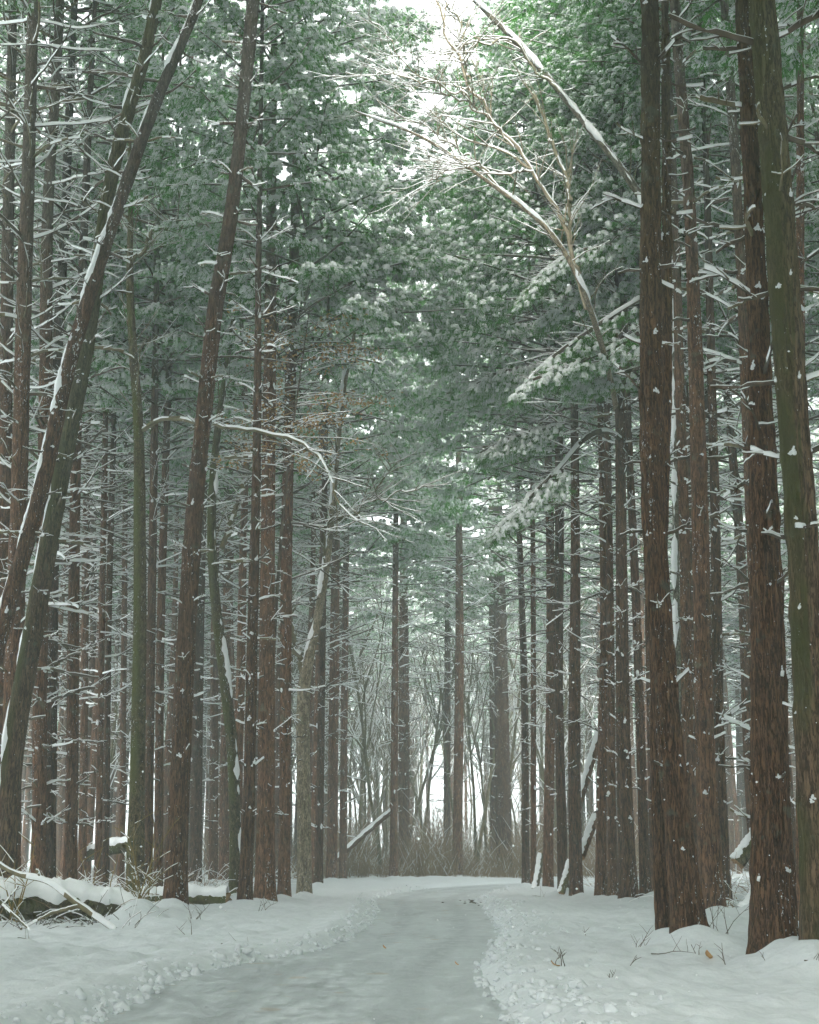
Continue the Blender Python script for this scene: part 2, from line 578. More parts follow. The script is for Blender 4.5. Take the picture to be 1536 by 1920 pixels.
         'lo': 0.5,
         'hi': 1.5,
         'start': 2.0,
         'cb': 13.5,
         'clumps': 10,
         'limbs': [[(4.3, 33.0, 14.65, 0.073), (4.06, 33.08, 15.96, 0.073), (3.98, 33.16, 17.98, 0.068), (3.72, 33.25, 18.9, 0.061), (3.46, 33.33, 19.56, 0.055), (3.28, 33.41, 20.43, 0.042)],
                   [(4.37, 33.0, 14.37, 0.079), (3.77, 32.91, 16.89, 0.067), (3.06, 32.82, 18.01, 0.067), (2.62, 32.73, 18.63, 0.061), (2.18, 32.64, 19.19, 0.061), (1.85, 32.55, 19.79, 0.054), (1.55, 32.46, 20.36, 0.054),
                    (1.27, 32.37, 20.96, 0.047), (1.03, 32.28, 21.49, 0.041), (0.6, 32.19, 22.44, 0.034)],
                   [(1.55, 32.51, 20.39, 0.041), (1.39, 32.54, 21.13, 0.034), (1.23, 32.56, 21.67, 0.034), (1.06, 32.59, 22.7, 0.028)],
                   [(3.04, 32.59, 17.93, 0.047), (2.57, 32.69, 18.24, 0.04), (2.2, 32.8, 18.59, 0.04), (1.65, 32.9, 18.88, 0.034), (1.12, 33.0, 19.32, 0.027), (0.71, 33.1, 19.73, 0.024), (0.3, 33.2, 20.13, 0.021),
                    (-0.11, 33.31, 20.68, 0.017), (-0.96, 33.41, 22.92, 0.011)],
                   [(2.18, 32.59, 19.16, 0.04), (1.64, 32.46, 19.59, 0.034), (1.1, 32.32, 19.88, 0.034), (0.43, 32.19, 20.1, 0.027), (-0.11, 32.05, 20.57, 0.02), (-0.51, 31.92, 21.13, 0.016), (-1.04, 31.78, 21.87, 0.011)],
                   [(2.61, 32.59, 18.55, 0.04), (2.04, 32.46, 19.22, 0.034), (1.5, 32.32, 19.66, 0.027), (0.83, 32.19, 19.95, 0.027), (0.16, 32.05, 20.09, 0.02), (-0.64, 31.92, 20.16, 0.016), (-1.56, 31.78, 20.26, 0.011)],
                   [(3.09, 32.59, 17.87, 0.04), (2.54, 32.35, 17.74, 0.033), (1.87, 32.1, 17.76, 0.033), (1.46, 31.86, 17.68, 0.026), (0.93, 31.61, 17.26, 0.019), (0.41, 31.37, 17.05, 0.013)],
                   [(2.33, 33.0, 17.53, 0.047), (1.8, 33.24, 18.38, 0.041), (1.27, 33.49, 19.11, 0.034), (0.58, 33.73, 19.62, 0.028), (-0.11, 33.98, 19.95, 0.021), (-0.96, 34.22, 20.74, 0.014)]]}}
BOUGHS = [('r7',
  [(5.68, 36.8, 12.17, 0.057), (5.4, 36.54, 12.3, 0.064), (4.99, 36.29, 12.23, 0.071), (4.6, 36.03, 11.94, 0.07), (4.24, 35.78, 11.49, 0.063), (3.83, 35.52, 10.93, 0.055), (3.44, 35.27, 10.54, 0.041), (3.0, 35.01, 10.01, 0.034),
   (2.54, 34.76, 9.53, 0.027), (2.04, 34.5, 8.95, 0.02)],
  0.5, 0.5, 150),
 ('r7', [(6.22, 36.0, 15.86, 0.065), (5.42, 35.6, 15.25, 0.064), (4.65, 35.2, 14.57, 0.056), (3.89, 34.8, 13.91, 0.048), (3.29, 34.4, 13.33, 0.041), (2.63, 34.0, 12.46, 0.02)], 0.15, 0.45, 190),
 ('r7', [(6.24, 35.5, 14.76, 0.064), (5.61, 35.16, 14.33, 0.056), (5.0, 34.82, 13.91, 0.048), (4.32, 34.48, 13.5, 0.041), (3.67, 34.14, 13.1, 0.034), (3.09, 33.8, 12.81, 0.02)], 0.1, 0.45, 150),
 ('r7', [(6.22, 36.5, 17.72, 0.066), (5.44, 36.2, 17.47, 0.066), (4.66, 35.9, 17.21, 0.058), (3.9, 35.6, 16.74, 0.05), (3.36, 35.3, 16.18, 0.035), (2.9, 35.0, 15.38, 0.021)], 0.1, 0.45, 170),
 ('r7', [(6.2, 37.5, 17.11, 0.06), (5.55, 37.25, 16.69, 0.06), (4.77, 37.0, 16.27, 0.052), (4.14, 36.75, 15.85, 0.044), (3.52, 36.5, 15.44, 0.029)], 0.05, 0.5, 150),
 ('r7', [(6.59, 37.5, 19.4, 0.061), (5.79, 37.25, 19.31, 0.061), (5.0, 37.0, 19.08, 0.06), (4.21, 36.75, 18.71, 0.052), (3.58, 36.5, 18.11, 0.037)], 0.05, 0.55, 170),
 ('r7', [(6.23, 36.5, 14.06, 0.05), (5.76, 36.27, 13.84, 0.043), (5.15, 36.05, 13.53, 0.036), (4.54, 35.83, 13.35, 0.028), (4.09, 35.6, 13.09, 0.021)], 0.2, 0.35, 70),
 ('r9', [(5.04, 41.5, 14.1, 0.049), (4.23, 41.25, 13.85, 0.048), (3.48, 41.0, 13.58, 0.04), (2.73, 40.75, 13.2, 0.032), (2.08, 40.5, 12.8, 0.024)], 0.25, 0.6, 120),
 ('r9', [(5.08, 41.5, 15.64, 0.057), (4.26, 41.12, 15.68, 0.057), (3.5, 40.75, 15.55, 0.048), (2.58, 40.38, 15.25, 0.04), (1.76, 40.0, 14.71, 0.024)], 0.15, 0.7, 170),
 ('S', [(-3.48, 39.5, 17.28, 0.063), (-2.63, 39.12, 17.46, 0.063), (-1.83, 38.75, 17.31, 0.054), (-1.04, 38.38, 16.82, 0.046), (-0.27, 38.0, 16.19, 0.03)], 0.3, 0.7, 170),
 ('S', [(-3.48, 39.5, 18.98, 0.064), (-2.51, 39.23, 19.2, 0.063), (-1.7, 38.95, 19.07, 0.055), (-0.75, 38.67, 18.61, 0.047), (-0.12, 38.4, 17.99, 0.031)], 0.3, 0.8, 190)]
ROAD_L = [(-2.52, 11.77), (-2.46, 13.6), (-2.41, 16.19), (-1.91, 18.55), (-1.25, 20.68), (-0.93, 23.97), (-0.74, 30.37), (-0.81, 35.91), (-0.99, 40.17), (-1.0, 43.96), (-0.15, 50.54), (1.29, 57.61), (3.43, 62.99), (5.88, 66.98),
 (9.82, 70.83)]
ROAD_R = [(0.83, 11.77), (0.76, 14.92), (0.82, 17.29), (1.1, 20.46), (1.49, 24.76), (1.72, 30.37), (1.83, 36.98), (1.86, 41.05), (2.15, 45.03), (2.84, 49.86), (3.93, 55.04), (5.43, 59.45), (9.04, 63.53)]

# ------------------------------------------------------------------ noise
_perm = np.random.default_rng(3).random(65536)
def _h(*ix):
    h = np.zeros_like(ix[0], dtype=np.int64)
    for k, i in enumerate(ix): h = h + i.astype(np.int64) * (73856093, 19349663, 83492791)[k]
    h = (h ^ (h >> 13)) * 1274126177
    return _perm[(h ^ (h >> 16)) & 65535]
def vnoise(*c):
    c = [np.asarray(a, float) for a in np.broadcast_arrays(*c)]
    f = [np.floor(a) for a in c]; t = [a - b for a, b in zip(c, f)]; t = [a * a * (3 - 2 * a) for a in t]
    i = [a.astype(np.int64) for a in f]; out = 0
    for m in range(2 ** len(c)):
        wgt = 1; idx = []
        for k in range(len(c)):
            b = (m >> k) & 1
            wgt = wgt * (t[k] if b else 1 - t[k]); idx.append(i[k] + b)
        out = out + wgt * _h(*idx)
    return out
def fbm(*c, o=4):
    s = 0; a = .5; sc = 1.
    for k in range(o):
        s = s + a * vnoise(*[x * sc + 17.3 * k for x in c]); a *= .5; sc *= 2.03
    return s / (1 - .5 ** o)
def worley(x, y):
    fx, fy = np.floor(x), np.floor(y); best = np.full(x.shape, 9.)
    for i in (-1, 0, 1):
        for j in (-1, 0, 1):
            cx, cyy = fx + i, fy + j
            px = cx + _h(cx, cyy); py = cyy + _h(cx + 911, cyy + 37)
            best = np.minimum(best, (x - px) ** 2 + (y - py) ** 2)
    return np.sqrt(best)
def smooth(a, b, x):
    t = np.clip((x - a) / (b - a), 0, 1); return t * t * (3 - 2 * t)

# ------------------------------------------------------------------ materials
def mat(name):
    m = bpy.data.materials.new(name); m.use_nodes = True
    n = m.node_tree.nodes; l = m.node_tree.links
    return m, n, l, n["Principled BSDF"]
def N(n, t, **kw):
    x = n.new(t)
    for k, v in kw.items(): setattr(x, k, v)
    return x
def noise(n, l, coord, scale, detail=4, rough=.55, stretch=None):
    t = N(n, "ShaderNodeTexNoise"); t.inputs['Scale'].default_value = scale; t.inputs['Detail'].default_value = detail; t.inputs['Roughness'].default_value = rough
    if stretch:
        mp = N(n, "ShaderNodeMapping"); mp.inputs['Scale'].default_value = stretch
        l.new(coord, mp.inputs['Vector']); coord = mp.outputs[0]
    l.new(coord, t.inputs['Vector']); return t.outputs['Fac']
def ramp(n, l, fac, stops):
    r = N(n, "ShaderNodeValToRGB"); e = r.color_ramp.elements
    while len(e) < len(stops): e.new(.5)
    for k, (p, c) in enumerate(stops): e[k].position = p; e[k].color = (*c, 1)
    l.new(fac, r.inputs['Fac']); return r.outputs['Color']
def mixc(n, l, fac, a, b, mode='MIX'):
    m = N(n, "ShaderNodeMix", data_type='RGBA', blend_type=mode)
    for s, v in ((0, fac), (6, a), (7, b)):
        if hasattr(v, 'links') or hasattr(v, 'is_linked'): l.new(v, m.inputs[s])
        elif isinstance(v, tuple): m.inputs[s].default_value = (*v, 1)
        else: m.inputs[s].default_value = v
    return m.outputs[2]
def mrange(n, l, v, a, b, c=0., d=1.):
    m = N(n, "ShaderNodeMapRange"); m.interpolation_type = 'SMOOTHSTEP'
    l.new(v, m.inputs['Value'])
    for k, x in zip(('From Min', 'From Max', 'To Min', 'To Max'), (a, b, c, d)): m.inputs[k].default_value = x
    return m.outputs[0]
def mth(n, l, op, a, b):
    m = N(n, "ShaderNodeMath", operation=op)
    for k, v in enumerate((a, b)):
        if hasattr(v, 'is_linked'): l.new(v, m.inputs[k])
        else: m.inputs[k].default_value = v
    return m.outputs[0]
def bump(n, l, p, h, strength, dist):
    b = N(n, "ShaderNodeBump"); b.inputs['Strength'].default_value = strength; b.inputs['Distance'].default_value = dist
    l.new(h, b.inputs['Height']); l.new(b.outputs[0], p.inputs['Normal'])

SNOWC = (.80, .84, .86)
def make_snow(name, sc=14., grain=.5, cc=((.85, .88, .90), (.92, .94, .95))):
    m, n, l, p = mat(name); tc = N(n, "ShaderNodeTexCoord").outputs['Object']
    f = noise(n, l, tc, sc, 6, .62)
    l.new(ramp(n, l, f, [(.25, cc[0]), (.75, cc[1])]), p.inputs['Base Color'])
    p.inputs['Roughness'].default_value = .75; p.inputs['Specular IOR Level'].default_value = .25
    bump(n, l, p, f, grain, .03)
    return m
M_SNOW = make_snow("snow")
def thin(m, frac, col):
    n = m.node_tree.nodes; l = m.node_tree.links; p = n["Principled BSDF"]; tr = N(n, "ShaderNodeBsdfTranslucent"); tr.inputs['Color'].default_value = (*col, 1)
    mx = N(n, "ShaderNodeMixShader"); mx.inputs[0].default_value = frac
    l.new(p.outputs[0], mx.inputs[1]); l.new(tr.outputs[0], mx.inputs[2]); l.new(mx.outputs[0], n["Material Output"].inputs['Surface']); return m
M_TSNOW = thin(make_snow("snow_on_needles"), .45, (.93, .96, .96))
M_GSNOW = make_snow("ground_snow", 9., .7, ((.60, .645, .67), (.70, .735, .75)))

def make_bark(name, dark, mid, high=None, hz=(9, 16), moss=None, mossdir=None, flecks=.62, stretch=(7, 7, 1.1), bstr=.8, upsnow=False, specks=True):
    m, n, l, p = mat(name); tcn = N(n, "ShaderNodeTexCoord"); tc = tcn.outputs['Object']
    oi = N(n, "ShaderNodeObjectInfo").outputs['Random']
    sep = N(n, "ShaderNodeSeparateXYZ"); l.new(tc, sep.inputs[0])
    f = noise(n, l, tc, 2.6, 6, .65, stretch)
    big = noise(n, l, tc, .9, 3, .5, (1.6, 1.6, .7))
    col = ramp(n, l, f, [(.30, dark), (.52, mid), (.78, tuple(min(1, c * 1.7) for c in mid))])
    if high:
        hi = ramp(n, l, f, [(.3, tuple(c * .55 for c in high)), (.7, high)])
        hf = mrange(n, l, mth(n, l, 'ADD', sep.outputs['Z'], mth(n, l, 'MULTIPLY', big, 6.)), hz[0] + 3, hz[1] + 3)
        col = mixc(n, l, hf, col, hi)
    f2 = noise(n, l, tc, 3.4, 5, .6, stretch); crack = mth(n, l, 'ABSOLUTE', mth(n, l, 'SUBTRACT', f2, .5), 0.)
    cr = mrange(n, l, crack, .0, .07)
    col = mixc(n, l, mth(n, l, 'MULTIPLY', mth(n, l, 'SUBTRACT', 1., cr), .75), col, tuple(c * .45 for c in dark))
    lich = noise(n, l, tc, 3.2, 3, .5)
    col = mixc(n, l, mrange(n, l, lich, .62, .72, 0, .55), col, (.13, .145, .10))
    if moss:
        nm = N(n, "ShaderNodeSeparateXYZ"); l.new(tcn.outputs['Normal'], nm.inputs[0])
        mf = mth(n, l, 'MULTIPLY', mrange(n, l, mth(n, l, 'ADD', mth(n, l, 'MULTIPLY', nm.outputs['X'], mossdir[0]), mth(n, l, 'MULTIPLY', nm.outputs['Y'], mossdir[1])), .05, .8), mrange(n, l, big, .35, .6))
        col = mixc(n, l, mf, col, moss)
    col = mixc(n, l, 1., col, ramp(n, l, oi, [(0, (.66, .70, .72)), (1, (1.35, 1.25, 1.2))]), 'MULTIPLY')
    if specks:   # wind-blown snow sticking in the bark
        fk = noise(n, l, tc, 24., 4, .7, (1.2, 1.2, .6)); pat = noise(n, l, tc, 1.7, 5, .65, (1.6, 1.6, .28))
        sf = mth(n, l, 'MULTIPLY', mrange(n, l, mth(n, l, 'ADD', fk, mth(n, l, 'MULTIPLY', pat, .55)), flecks + .31, flecks + .36), mrange(n, l, pat, .44, .52))
        col = mixc(n, l, sf, col, SNOWC)
    if upsnow:
        g = N(n, "ShaderNodeNewGeometry"); gz = N(n, "ShaderNodeSeparateXYZ"); l.new(g.outputs['Normal'], gz.inputs[0])
        up = mrange(n, l, mth(n, l, 'ADD', gz.outputs['Z'], mth(n, l, 'MULTIPLY', mth(n, l, 'SUBTRACT', noise(n, l, tc, 5., 4), .5), .9)), .28, .42)
        col = mixc(n, l, up, col, SNOWC)
    l.new(col, p.inputs['Base Color'])
    p.inputs['Roughness'].default_value = .9; p.inputs['Specular IOR Level'].default_value = .15
    bump(n, l, p, mth(n, l, 'ADD', f, mth(n, l, 'MULTIPLY', cr, .5)), bstr, .05)
    return m
BROWN = ((.036, .020, .011), (.168, .093, .053))
M_BARK = make_bark("pine_bark", *BROWN, high=(.15, .135, .105), hz=(11, 20))
M_BARKR = make_bark("rough_pine_bark", (.036, .019, .010), (.175, .095, .050), high=(.155, .125, .06), hz=(7, 13), stretch=(9, 9, 1.2), bstr=1., flecks=.635)
M_BARKM = make_bark("mossy_pine_bark", (.04, .027, .016), (.175, .115, .07), high=(.175, .165, .085), hz=(5, 11), moss=(.080, .082, .028), mossdir=(-1, -.35), flecks=.66)
M_BARKL = make_bark("mossy_broadleaf_bark", (.05, .042, .022), (.15, .125, .07), stretch=(5, 5, 2.5), moss=(.10, .11, .03), mossdir=(-.7, -.6))
M_BARKD = make_bark("pale_broadleaf_bark", (.13, .11, .075), (.32, .28, .20), stretch=(5, 5, 2.), specks=True, upsnow=True)
M_BARKF = make_bark("far_pine_bark", *BROWN, high=(.14, .125, .10), hz=(13, 22), bstr=.5)
def make_plain(name, a, b, sc=6., rough=.85):
    m, n, l, p = mat(name); tc = N(n, "ShaderNodeTexCoord").outputs['Object']
    oi = N(n, "ShaderNodeObjectInfo").outputs['Random']
    f = noise(n, l, tc, sc, 3)
    col = ramp(n, l, f, [(.3, a), (.7, b)])
    col = mixc(n, l, 1., col, ramp(n, l, oi, [(0, (.8, .85, .8)), (1, (1.2, 1.15, 1.15))]), 'MULTIPLY')
    l.new(col, p.inputs['Base Color']); p.inputs['Roughness'].default_value = rough; p.inputs['Specular IOR Level'].default_value = .2
    return m
M_TWIG = make_plain("twig_bark", (.045, .035, .025), (.12, .095, .065))
M_LTWIG = make_plain("olive_twig_bark", (.10, .09, .05), (.20, .17, .10))
M_PTWIG = make_plain("pale_twig_bark", (.20, .175, .12), (.34, .30, .21))
M_BRUSH = make_plain("brush_stems", (.15, .105, .06), (.33, .24, .145), 1.5)
M_NEEDLE = thin(make_plain("pine_needles", (.022, .118, .022), (.050, .190, .034), .8, .6), .45, (.12, .38, .06))
M_NEEDLEB = thin(make_plain("lit_pine_needles", (.040, .15, .030), (.070, .21, .045), .8, .6), .45, (.15, .40, .07))  # bough needles coloured brighter, standing in for light on the boughs
M_LEAF = thin(make_plain("withered_leaves", (.38, .20, .08), (.58, .40, .21), 2.), .35, (.6, .36, .14))
M_STEM = make_plain("yellow_stems", (.16, .12, .04), (.26, .19, .07), 3.)
M_WOOD = make_plain("broken_wood", (.16, .09, .04), (.34, .20, .10), 8.)

def make_road():
    m, n, l, p = mat("packed_snow_road"); tc = N(n, "ShaderNodeTexCoord").outputs['Object']
    f = noise(n, l, tc, 5., 6, .62, (1.1, .55, 1)); g = noise(n, l, tc, 1.1, 4, .6, (1.2, .35, 1)); s = noise(n, l, tc, 26., 3, .6)
    wet = noise(n, l, tc, .8, 4, .6, (2.2, .3, 1))
    col = ramp(n, l, f, [(.34, (.42, .465, .48)), (.5, (.54, .59, .605)), (.66, (.68, .725, .74))])
    col = mixc(n, l, mrange(n, l, g, .44, .60, 0, .8), col, (.45, .49, .505))
    col = mixc(n, l, mrange(n, l, wet, .58, .72, 0, .6), col, (.27, .295, .30))
    col = mixc(n, l, mrange(n, l, s, .58, .68, 0, .5), col, (.74, .78, .80))
    ac = N(n, "ShaderNodeAttribute"); ac.attribute_name = "across"; av = mth(n, l, 'ADD', ac.outputs['Fac'], mth(n, l, 'MULTIPLY', mth(n, l, 'SUBTRACT', g, .5), .16))
    tr = mth(n, l, 'ABSOLUTE', mth(n, l, 'SUBTRACT', mth(n, l, 'ABSOLUTE', mth(n, l, 'SUBTRACT', av, .5), 0.), .23), 0.)      # worn wheel paths
    col = mixc(n, l, mth(n, l, 'MULTIPLY', mrange(n, l, tr, .10, .02), mrange(n, l, f, .35, .6, .2, .6)), col, (.38, .415, .43))
    tan = noise(n, l, tc, 1.9, 2, .5, (1, 1, 1)); col = mixc(n, l, mrange(n, l, tan, .66, .72, 0, .4), col, (.46, .34, .22))
    l.new(col, p.inputs['Base Color'])
    l.new(mrange(n, l, f, .35, .65, .32, .62), p.inputs['Roughness'])
    bump(n, l, p, mth(n, l, 'ADD', f, mth(n, l, 'MULTIPLY', s, .3)), .5, .03)
    return m
M_ROAD = make_road()

# ------------------------------------------------------------------ mesh building
class MB:
    def __init__(s): s.v = []; s.f = []; s.nv = 0
    def add(s, V, F, m):          # F (k,3|4) ints, m scalar or (k,)
        V = np.asarray(V, np.float32).reshape(-1, 3); F = np.asarray(F, np.int64)
        s.f.append((F + s.nv, np.broadcast_to(np.asarray(m, np.int32), (len(F),)))); s.v.append(V); s.nv += len(V)
    def mesh(s, name, mats, smoothed=True):
        me = bpy.data.meshes.new(name)
        V = np.concatenate(s.v); tot = np.concatenate([np.full(len(f), f.shape[1]) for f, _ in s.f])
        L = np.concatenate([f.ravel() for f, _ in s.f]).astype(np.int32); M = np.concatenate([m for _, m in s.f]).astype(np.int32)
        me.vertices.add(len(V)); me.vertices.foreach_set('co', V.ravel())
        me.loops.add(len(L)); me.loops.foreach_set('vertex_index', L)
        me.polygons.add(len(tot)); me.polygons.foreach_set('loop_start', (np.cumsum(tot) - tot).astype(np.int32)); me.polygons.foreach_set('loop_total', tot.astype(np.int32))
        me.polygons.foreach_set('material_index', M); me.polygons.foreach_set('use_smooth', np.full(len(tot), smoothed))
        for m in mats: me.materials.append(m)
        me.update(calc_edges=True); return me
def obj(name, data, parent=None, loc=(0, 0, 0), rz=0., sc=1., kind=None, label=None, cat=None, group=None):
    o = bpy.data.objects.new(name, data); COL.objects.link(o)
    if parent: o.parent = parent
    o.location = loc; o.rotation_euler = (0, 0, rz); o.scale = sc if isinstance(sc, tuple) else (sc, sc, sc)
    for k, v in (('kind', kind), ('label', label), ('category', cat), ('group', group)):
        if v: o[k] = v
    return o
def tube(mb, P, Rr, k=5, snow=0., bm=0, sm=1, cover=.85, r=None):
    r = r or rnd; P = np.asarray(P, float); n = len(P); Rr = np.broadcast_to(np.asarray(Rr, float), (n,))
    t = np.gradient(P, axis=0); t /= np.linalg.norm(t, axis=1)[:, None] + 1e-9
    s = np.cross(t, (0, 0, 1.)); ln = np.linalg.norm(s, axis=1)
    s[ln < 1e-3] = (1, 0, 0); s /= np.linalg.norm(s, axis=1)[:, None]; u = np.cross(s, t)
    a = math.pi / 2 + np.arange(k) * 2 * math.pi / k; ca, sa = np.cos(a), np.sin(a)
    V = P[:, None] + Rr[:, None, None] * (ca[None, :, None] * s[:, None] + sa[None, :, None] * u[:, None])
    hz = np.sqrt(np.clip(1 - t[:, 2] ** 2, 0, 1)); hz = np.clip((hz - .3) / .5, 0, 1)
    on = np.ones(n, bool)
    if snow:
        state = r.random() < cover
        for i in range(n):
            if r.random() < .3: state = r.random() < cover
            on[i] = state
        th = snow * hz * on * np.array([.6 + .8 * r.random() for _ in range(n)])
        V[:, :, 2] += th[:, None] * np.clip(sa + .25, 0, 1)[None]
    i0 = np.arange(n - 1)[:, None] * k; j = np.arange(k)[None]; j1 = (j + 1) % k
    F = np.stack([i0 + j, i0 + j1, i0 + k + j1, i0 + k + j], -1).reshape(-1, 4)
    m = np.full((n - 1, k), bm)
    if snow:
        mid = np.sin(a + math.pi / k); seg = on[:-1] & (hz[:-1] > .12)
        m[np.ix_(seg, mid > .3)] = sm
        lf = []; st_ = r.random() < .55
        for _ in range(n - 1):
            if r.random() < .22: st_ = r.random() < .55
            lf.append(st_)
        m[np.ix_(seg & np.array(lf), (mid > -.1) & (mid <= .3))] = sm
    mb.add(V, F, m.ravel())
def curve(p0, d, L, n=6, bend=(0, 0, 0), wob=.05, r=None):
    r = r or rnd; P = [np.array(p0, float)]; d = np.array(d, float); d /= np.linalg.norm(d)
    for i in range(n):
        d = d + np.array(bend) / n + np.array([r.uniform(-1, 1), r.uniform(-1, 1), r.uniform(-1, 1)]) * wob
        d /= np.linalg.norm(d); P.append(P[-1] + d * L / n)
    return np.array(P)

# icosphere template
def ico(sub):
    import bmesh
    b = bmesh.new(); bmesh.ops.create_icosphere(b, subdivisions=sub, radius=1.)
    V = np.array([v.co[:] for v in b.verts]); F = np.array([[v.index for v in f.verts] for f in b.faces]); b.free(); return V, F
ICO1, ICO2, ICO3 = ico(1), ico(2), ico(3)
def lump(mb, c, sz, tpl=None, m=0, rough=.25, seed=None):
    V, F = tpl or ICO1; o = rng.random(3) * 50
    q = V * (1 + rough * 2 * (fbm(V[:, 0] * 1.7 + o[0], V[:, 1] * 1.7 + o[1], V[:, 2] * 1.7 + o[2], o=4) - .5))[:, None]
    mb.add(q * np.array(sz) + np.array(c), F, m)

# ------------------------------------------------------------------ ground and road
def dens(poly, n):
    P = np.array(poly, float); Q = np.vstack([2 * P[0] - P[1], P, 2 * P[-1] - P[-2]]); out = []
    for i in range(1, len(Q) - 2):
        for t in np.arange(n) / n:
            a, b, c, d = Q[i - 1], Q[i], Q[i + 1], Q[i + 2]
            out.append(.5 * (2 * b + (c - a) * t + (2 * a - 5 * b + 4 * c - d) * t * t + (3 * b - a - 3 * c + d) * t ** 3))
    out.append(P[-1]); return np.array(out)
RL = dens([(-2.7, -70), (-2.65, -25), (-2.6, 0), (-2.55, 7)] + ROAD_L + [(25, 77), (60, 86), (120, 98)], 6)
RR = dens([(1.1, -70), (1.05, -25), (1.0, 0), (.9, 7)] + ROAD_R + [(25, 70), (60, 79), (120, 91)], 6)
def roadsd(x, y):
    d = np.full(x.shape, 1e9); side = np.zeros(x.shape)
    for k, poly in enumerate((RL, RR)):
        for a, b in zip(poly[:-1], poly[1:]):
            ab = b - a; t = np.clip(((x - a[0]) * ab[0] + (y - a[1]) * ab[1]) / (ab @ ab), 0, 1)
            q = np.hypot(x - a[0] - t * ab[0], y - a[1] - t * ab[1])
            side = np.where(q < d, k, side); d = np.minimum(d, q)
    ring = np.vstack([RL, RR[::-1]]); ins = np.zeros(x.shape, bool); p = ring[-1]
    for q in ring:
        c = ((q[1] > y) != (p[1] > y)) & (x < (p[0] - q[0]) * (y - q[1]) / (p[1] - q[1] + 1e-12) + q[0])
        ins ^= c; p = q
    return np.where(ins, -d, d), side
MOUNDS = []
for k, T in TREES.items():
    a = .10 + .10 * rnd.random(); s = .42
    if k in ('r1', 'r2', 'r3'): a, s = .26, .62
    if k in ('r1b',): a, s = .2, .4
    if k == 'M': a, s = .24, .45
    if T['y'] > 60: a *= .6
    MOUNDS.append((T['pts'][0][0] + rnd.uniform(-.1, .1), T['y'] - .25 - T['pts'][0][2], a, s))
MOUNDS += [(-4.75, 26.3, .28, .38), (-5.1, 26.0, .2, .4), (-4.3, 25.6, .16, .6), (6.6, 27.0, .35, .5)]
def gh(x, y):
    x = np.asarray(x, float); y = np.asarray(y, float)
    d, side = roadsd(x, y)
    out = smooth(-.12, .45, d)
    h = -.05 + out * (.13 + .05 * smooth(.5, 6, d))
    far = smooth(90, 40, y)
    h = h + smooth(.3, 3, d) * (fbm(x * .35, y * .35, o=3) - .5) * .30 + smooth(.1, 1, d) * (fbm(x * 1.7 + 40, y * 1.7, o=4) - .5) * .20
    # churned snow pushed to the road edges
    wmask = np.where(side > .5, smooth(-.2, .25, d) * smooth(2.3, .5, d), smooth(-.2, .2, d) * smooth(1.0, .25, d))
    wmask = wmask * (.35 + .9 * fbm(x * 1.1 + 9, y * .8, o=2)) * far
    lumps = np.clip(.75 - worley(x * 7.5, y * 6.5), 0, 1) * .085 + np.clip(.7 - worley(x * 16 + 5, y * 14), 0, 1) * .045
    h = h + wmask * (.06 + lumps * .6 * (.3 + 1.4 * fbm(x * 2.3, y * 2.3 + 7, o=2)))
    h = h + smooth(0, .5, d) * np.clip(.6 - worley(x * 3.1 + 3, y * 2.6), 0, 1) * .05
    for mx, my, a, s in MOUNDS:
        q = ((x - mx) ** 2 + (y - my) ** 2) / (s * s)
        h = h + np.where(q < 12, a * np.exp(-q), 0)
    return h
ys = np.concatenate([np.linspace(-70, 6, 30), np.geomspace(6.5, 9, 12), np.geomspace(9.05, 80, 430), np.geomspace(82, 290, 40)])
us = np.concatenate([np.linspace(-3.0, -.36, 26)[:-1], np.linspace(-.36, .36, 380), np.linspace(.36, 3.0, 26)[1:]])
Y2, U2 = np.meshgrid(ys, us, indexing='ij'); W2 = .36 * (np.maximum(Y2, -8) + 12 - np.clip((Y2 - 30) * .06, 0, 9)); AU = np.abs(U2)
X2 = np.sign(U2) * np.where(AU <= .36, AU / .36 * W2, W2 + ((AU - .36) / 2.64) ** 1.6 * (280 - W2))
Z2 = gh(X2, Y2)
mb = MB(); nr, nc = X2.shape
ii = (np.arange(nr - 1)[:, None] * nc + np.arange(nc - 1)[None]).ravel()
mb.add(np.stack([X2, Y2, Z2], -1), np.stack([ii, ii + 1, ii + nc + 1, ii + nc], -1), 0)
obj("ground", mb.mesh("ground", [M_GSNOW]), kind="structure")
def gz(x, y): return float(gh(np.array([x]), np.array([y]))[0])

mb = MB(); nL = 420; tt = np.linspace(0, 1, 30)
def resamp(P, n):
    s = np.concatenate([[0], np.cumsum(np.hypot(*np.diff(P, axis=0).T))]); q = np.linspace(0, 1, n) ** 1.0 * s[-1]
    return np.stack([np.interp(q, s, P[:, 0]), np.interp(q, s, P[:, 1])], -1)
A, B_ = resamp(RL, nL), resamp(RR, nL)
q = A[:, None] + (B_ - A)[:, None] * (-.08 + 1.16 * tt)[None, :, None]
qz = (fbm(q[..., 0] * 2.2, q[..., 1] * 1.1, o=4) - .5) * .03 + .0
ii = (np.arange(nL - 1)[:, None] * 30 + np.arange(29)[None]).ravel()
mb.add(np.concatenate([q, qz[..., None]], -1), np.stack([ii, ii + 1, ii + 31, ii + 30], -1), 0)
rme = mb.mesh("road", [M_ROAD]); at_ = rme.attributes.new("across", 'FLOAT', 'POINT'); at_.data.foreach_set('value', np.tile(-.08 + 1.16 * tt, nL).astype(np.float32))
obj("road", rme, kind="structure")

